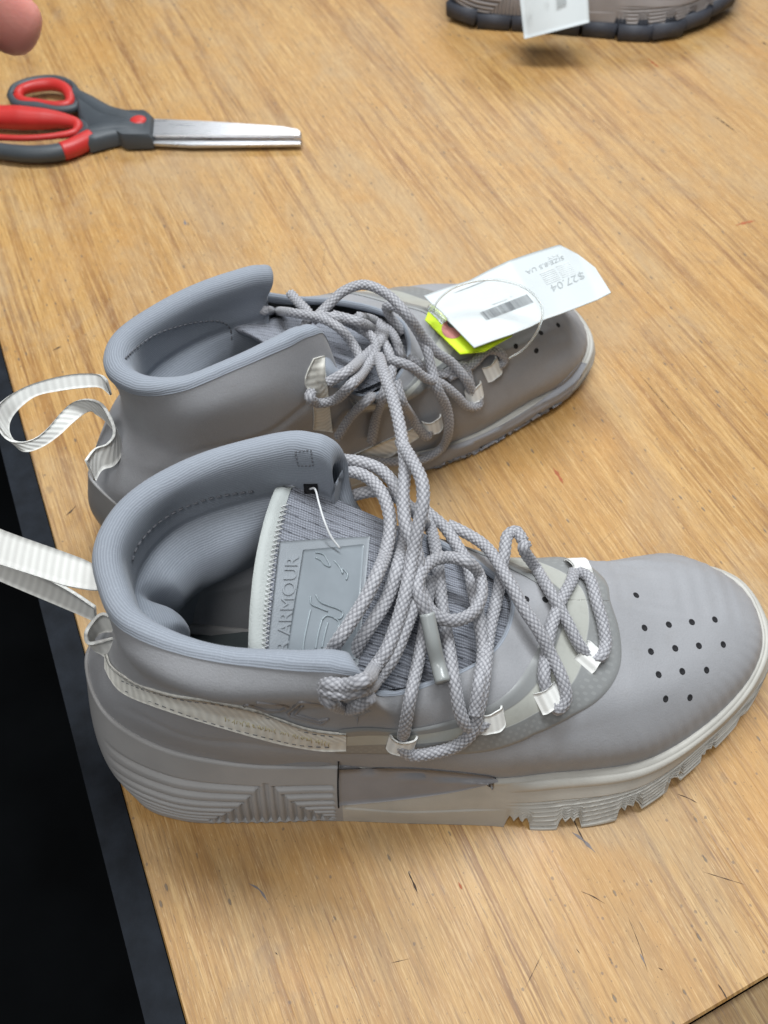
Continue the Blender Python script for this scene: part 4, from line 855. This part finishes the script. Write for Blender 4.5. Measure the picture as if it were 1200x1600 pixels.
mesh_obj('upper', place_far(UPPER).reshape(-1, 3), grid_faces(*UPPER.shape[:2], True), M['tupper'], far)
LF = lining_grid(UPPER); mesh_obj('lining', place_far(LF).reshape(-1, 3), grid_faces(*LF.shape[:2], True), M['navy'], far)
TF = TONGUES['rear']; mesh_obj('tongue', place_far(TF).reshape(-1, 3), grid_faces(*TF.shape[:2]), M['tupper'], far)
rim = place_far(spline(S0, np.linspace(0, PER, 400), PER)); rim[:, 2] = place_far(spline(S0, np.linspace(0, PER, 400), PER))[:, 2]
dd = np.concatenate([[0], np.cumsum(np.linalg.norm(np.diff(rim, axis=0), axis=1))]); cc = rim.mean(0)
for k in range(int(dd[-1] / 0.029)):                  # lugs round the outsole
    i = int(np.searchsorted(dd, k * 0.029 + .006)); p = rim[i]; t = rim[(i + 1) % 400] - rim[i - 1]; t[2] = 0; t /= np.linalg.norm(t); n = np.array([t[1], -t[0], 0])
    if n @ (cc - p) > 0: n = -n
    zt = p[2] + .004; zb = max(0.0003, p[2] - 0.0088)
    q = []
    for zz_, w, o in ((zb, .0124, -.001), (zb + .002, .0134, .0002), (zt, .0140, .0006)):
        q.append([p + t * a + n * b_ + np.array([0, 0, zz_ - p[2]]) for a, b_ in ((-w, -.010), (w, -.010), (w, o), (-w, o))])
    V = np.array(q).reshape(-1, 3); mesh_obj('lug', V, [(3, 2, 1, 0), (8, 9, 10, 11)] + [(r_*4+i_, r_*4+(i_+1) % 4, (r_+1)*4+(i_+1) % 4, (r_+1)*4+i_) for r_ in range(2) for i_ in range(4)], M['lug'], far, smooth=True)
def unY(px, py, Y): d = ray(px, py); return CAM + d * (Y / d[1])
ft = empty('hanging_price_tag', unY(865, 10, .80), 'white price tag hanging down in front of the taupe trail shoe', 'price tag')
G = np.array([[unY(*(np.array([808, -40]) * (1-f)*(1-g) + np.array([916, -60]) * f*(1-g) + np.array([819, 61]) * (1-f)*g + np.array([921, 35]) * f*g), .772 - .030 * g - .004 * math.sin(3 * f)) for f in np.linspace(0, 1, 16)] for g in np.linspace(0, 1, 16)])
sheet('paper', G, M['paper'], ft, 0.0005)
tagY = lambda x, y: .772 - .030 * (y + 50) / 100 - .004 * math.sin(3 * (x - 814) / 106) - .0032
b = Bag()
for k in range(9):
    y = -14 + k * 2.6; q = [(870, y + 1.5), (885, y - 2), (885.4, y - .5), (870.4, y + 3)]
    b.add([unY(x, yy, tagY(x, yy)) for x, yy in q], [(0, 1, 2, 3)])
b.obj('barcode', M['print'], ft, False)
b = Bag()
for x, y0, y1 in ((824, 4, 28), (828, 2, 24), (855, -8, 5)):
    b.add([unY(a, c, tagY(a, c)) for a, c in ((x, y0), (x + 1.2, y0), (x + 1.8, y1), (x + .6, y1))], [(0, 1, 2, 3)])
b.obj('fine_print', M['faint'], ft, False)
b = Bag(); b.tube([unY(862, -48, .772), unY(866, -75, .785), unY(880, -100, .80)], .0007, 6, .002); b.obj('plastic_loop', M['clear'], ft)

# ------------------------------------------------------------------ a hand reaching in over the far left corner
def skin_mat():
    t = NT('skin'); o = t.coord(); f = t.noise(o, 60, 4); 
    t.P(Base_Color=t.mix(t.ramp(f, .3, .7), (0.66, 0.25, 0.21), (0.76, 0.36, 0.30)), Roughness=0.45, Subsurface_Weight=0.25, Subsurface_Radius=(0.006, 0.002, 0.001), Subsurface_Scale=0.5)
    t.bump(t.noise(o, 900, 3), 0.25, 0.0004); return t.m
M['skin'] = skin_mat(); M['nail'] = plain('fingernail', (0.62, 0.36, 0.31), 0.25, var=0.04)
tip = CAM + ray(58, 52) / (ray(58, 52) @ FW) * 0.285
hx = np.array([0.72, 0.38, -0.58]); hx /= np.linalg.norm(hx)          # pointing direction of the index finger
rx = np.array([1.0, 0, 0]); hy = np.cross(np.array([0, 0, 1.0]), hx); hy /= np.linalg.norm(hy); hz = np.cross(hx, hy)
def hp(a, b_, c): return tip + hx * a + hy * b_ + hz * c               # along, across (to the thumb side), up
def skinned(name, chain, edges, rad, parent, mat):
    me = bpy.data.meshes.new(name); me.from_pydata([list(p - np.array(parent.location)) for p in chain], edges, []); me.materials.append(mat)
    o = bpy.data.objects.new(name, me); COL.objects.link(o); o.parent = parent
    sk = o.modifiers.new('skin', 'SKIN'); sk.use_smooth_shade = True
    for i, r_ in enumerate(rad): me.skin_vertices[0].data[i].radius = (r_, r_)
    me.skin_vertices[0].data[0].use_root = True
    sb = o.modifiers.new('smooth', 'SUBSURF'); sb.levels = 2; sb.render_levels = 2; return o
hand = empty('person', hp(-.12, 0, .0), 'bare hand with one fingertip reaching in over the bench above the scissors', 'person')
ch, ed, rd = [hp(-.165, -.012, .012)], [], [.026]
def add(p, r_, par): ch.append(p); rd.append(r_); ed.append((par, len(ch) - 1)); return len(ch) - 1
palm = add(hp(-.125, -.014, .010), .030, 0); pk = add(hp(-.095, -.016, .008), .024, palm)
def finger(root, pts, rs):
    k = root
    for p, r_ in zip(pts, rs): k = add(hp(*p), r_, k)
finger(pk, [(-.070, .004, .006), (-.045, .004, .010), (-.022, .001, .004), (-.008, 0, 0), (.0005, 0, -.001)], [.0125, .0110, .0104, .0100, .0082])
finger(pk, [(-.066, -.016, .004), (-.038, -.020, .000), (-.024, -.021, -.016), (-.030, -.020, -.030), (-.036, -.019, -.034)], [.0108, .0095, .0088, .0078, .0064])
finger(pk, [(-.070, -.035, .001), (-.046, -.040, -.004), (-.034, -.040, -.020), (-.042, -.038, -.032), (-.048, -.037, -.035)], [.0102, .009, .0082, .0074, .006])
finger(pk, [(-.080, -.052, -.002), (-.061, -.058, -.007), (-.052, -.057, -.019), (-.057, -.055, -.028), (-.061, -.054, -.031)], [.009, .0078, .0072, .0066, .0054])
finger(palm, [(-.105, .022, -.006), (-.078, .034, -.016), (-.052, .034, -.022), (-.036, .029, -.024)], [.014, .0115, .0098, .0078])
wr = add(hp(-.215, -.010, .020), .025, 0); add(hp(-.30, -.008, .035), .031, wr)
skinned('hand', ch, ed, rd, hand, M['skin'])
G = np.array([[hp(-.0185 + .0105 * a, .0056 * b_, .0080 * math.sqrt(max(0, 1 - (b_ * .70) ** 2)) + .0006 - .0012 * a * a) for b_ in np.linspace(-1, 1, 12)] for a in np.linspace(0, 1, 10)])
sheet('fingernail', G, M['nail'], hand, 0.0006)

# ------------------------------------------------------------------ marks in the bench top
M['mark'] = plain('dark_gouge', (0.070, 0.045, 0.030), 0.85); M['rust'] = plain('red_brown_mark', (0.36, 0.10, 0.035), 0.7); M['ink'] = plain('blue_grey_mark', (0.19, 0.165, 0.16), 0.7)
def gouge(name, q, w, mat):                            # thin sunken-looking splinter marks lying in the surface
    P = curve([un(x, y, 0.0) for x, y in q], 0.0008); T = np.gradient(P, axis=0); T /= np.linalg.norm(T, axis=1)[:, None] + 1e-12; N = np.stack([-T[:, 1], T[:, 0], np.zeros(len(P))], -1)
    ww = w * np.sin(np.linspace(0.12, math.pi - 0.12, len(P))) * (0.8 + 0.35 * np.sin(np.arange(len(P)) * 0.9 + len(P)))
    V = np.concatenate([P + N * ww[:, None] + [0, 0, 1e-4], P - N * ww[:, None] + [0, 0, 1e-4]]); n = len(P)
    return mesh_obj(name, V, [(i, i + 1, n + i + 1, n + i) for i in range(n - 1)], mat, bench)
for q, w in (([(638, 1363), (646, 1380), (653, 1397)], .0011), ([(893, 1273), (905, 1300), (915, 1318)], .0008), ([(908, 1393), (925, 1400), (945, 1412)], .0005), ([(1059, 1241), (1075, 1247), (1090, 1255)], .0006),
             ([(1122, 1538), (1130, 1550), (1136, 1561)], .0011), ([(1098, 1362), (1130, 1372), (1163, 1382)], .0004), ([(430, 1488), (434, 1492)], .0009), ([(1028, 1512), (1036, 1516)], .0008), ([(900, 1482), (906, 1490)], .0006),
             ([(103, 806), (112, 798), (119, 790)], .0011), ([(82, 548), (96, 541)], .0014), ([(1115, 180), (1135, 195), (1152, 207)], .0016), ([(1190, 65), (1200, 72)], .0020), ([(996, 580), (1040, 633), (1087, 685)], .0005),
             ([(820, 1545), (835, 1515), (848, 1488)], .0003), ([(610, 1505), (640, 1498)], .0003), ([(980, 1430), (1000, 1480), (1012, 1520)], .0003)):
    gouge('gouge', q, w * 0.45, M['mark'])
for q, w in (([(864, 731), (872, 742), (880, 756)], .0018), ([(1150, 352), (1165, 348), (1180, 345)], .0020), ([(1012, 92), (1030, 106)], .0018), ([(716, 1378), (722, 1390)], .0008)):
    gouge('splinter_mark', q, w * 0.6, M['rust'])
for q, w in (([(893, 1300), (910, 1312), (930, 1332)], .0022), ([(288, 343), (290, 352)], .0030), ([(388, 1380), (405, 1390), (420, 1412)], .0014), ([(1000, 1490), (1010, 1510)], .0012)):
    gouge('pen_mark', q, w * 0.35, M['ink'])

sheet('side_panel', patch('rear', [(655, 708), (700, 697), (745, 682), (800, 655), (850, 622), (885, 592), (908, 566)], [(655, 740), (705, 731), (750, 716), (805, 687), (848, 657), (890, 617), (917, 568)], 0.9, 60, 14), M['panel2'], RR, 0.0012)
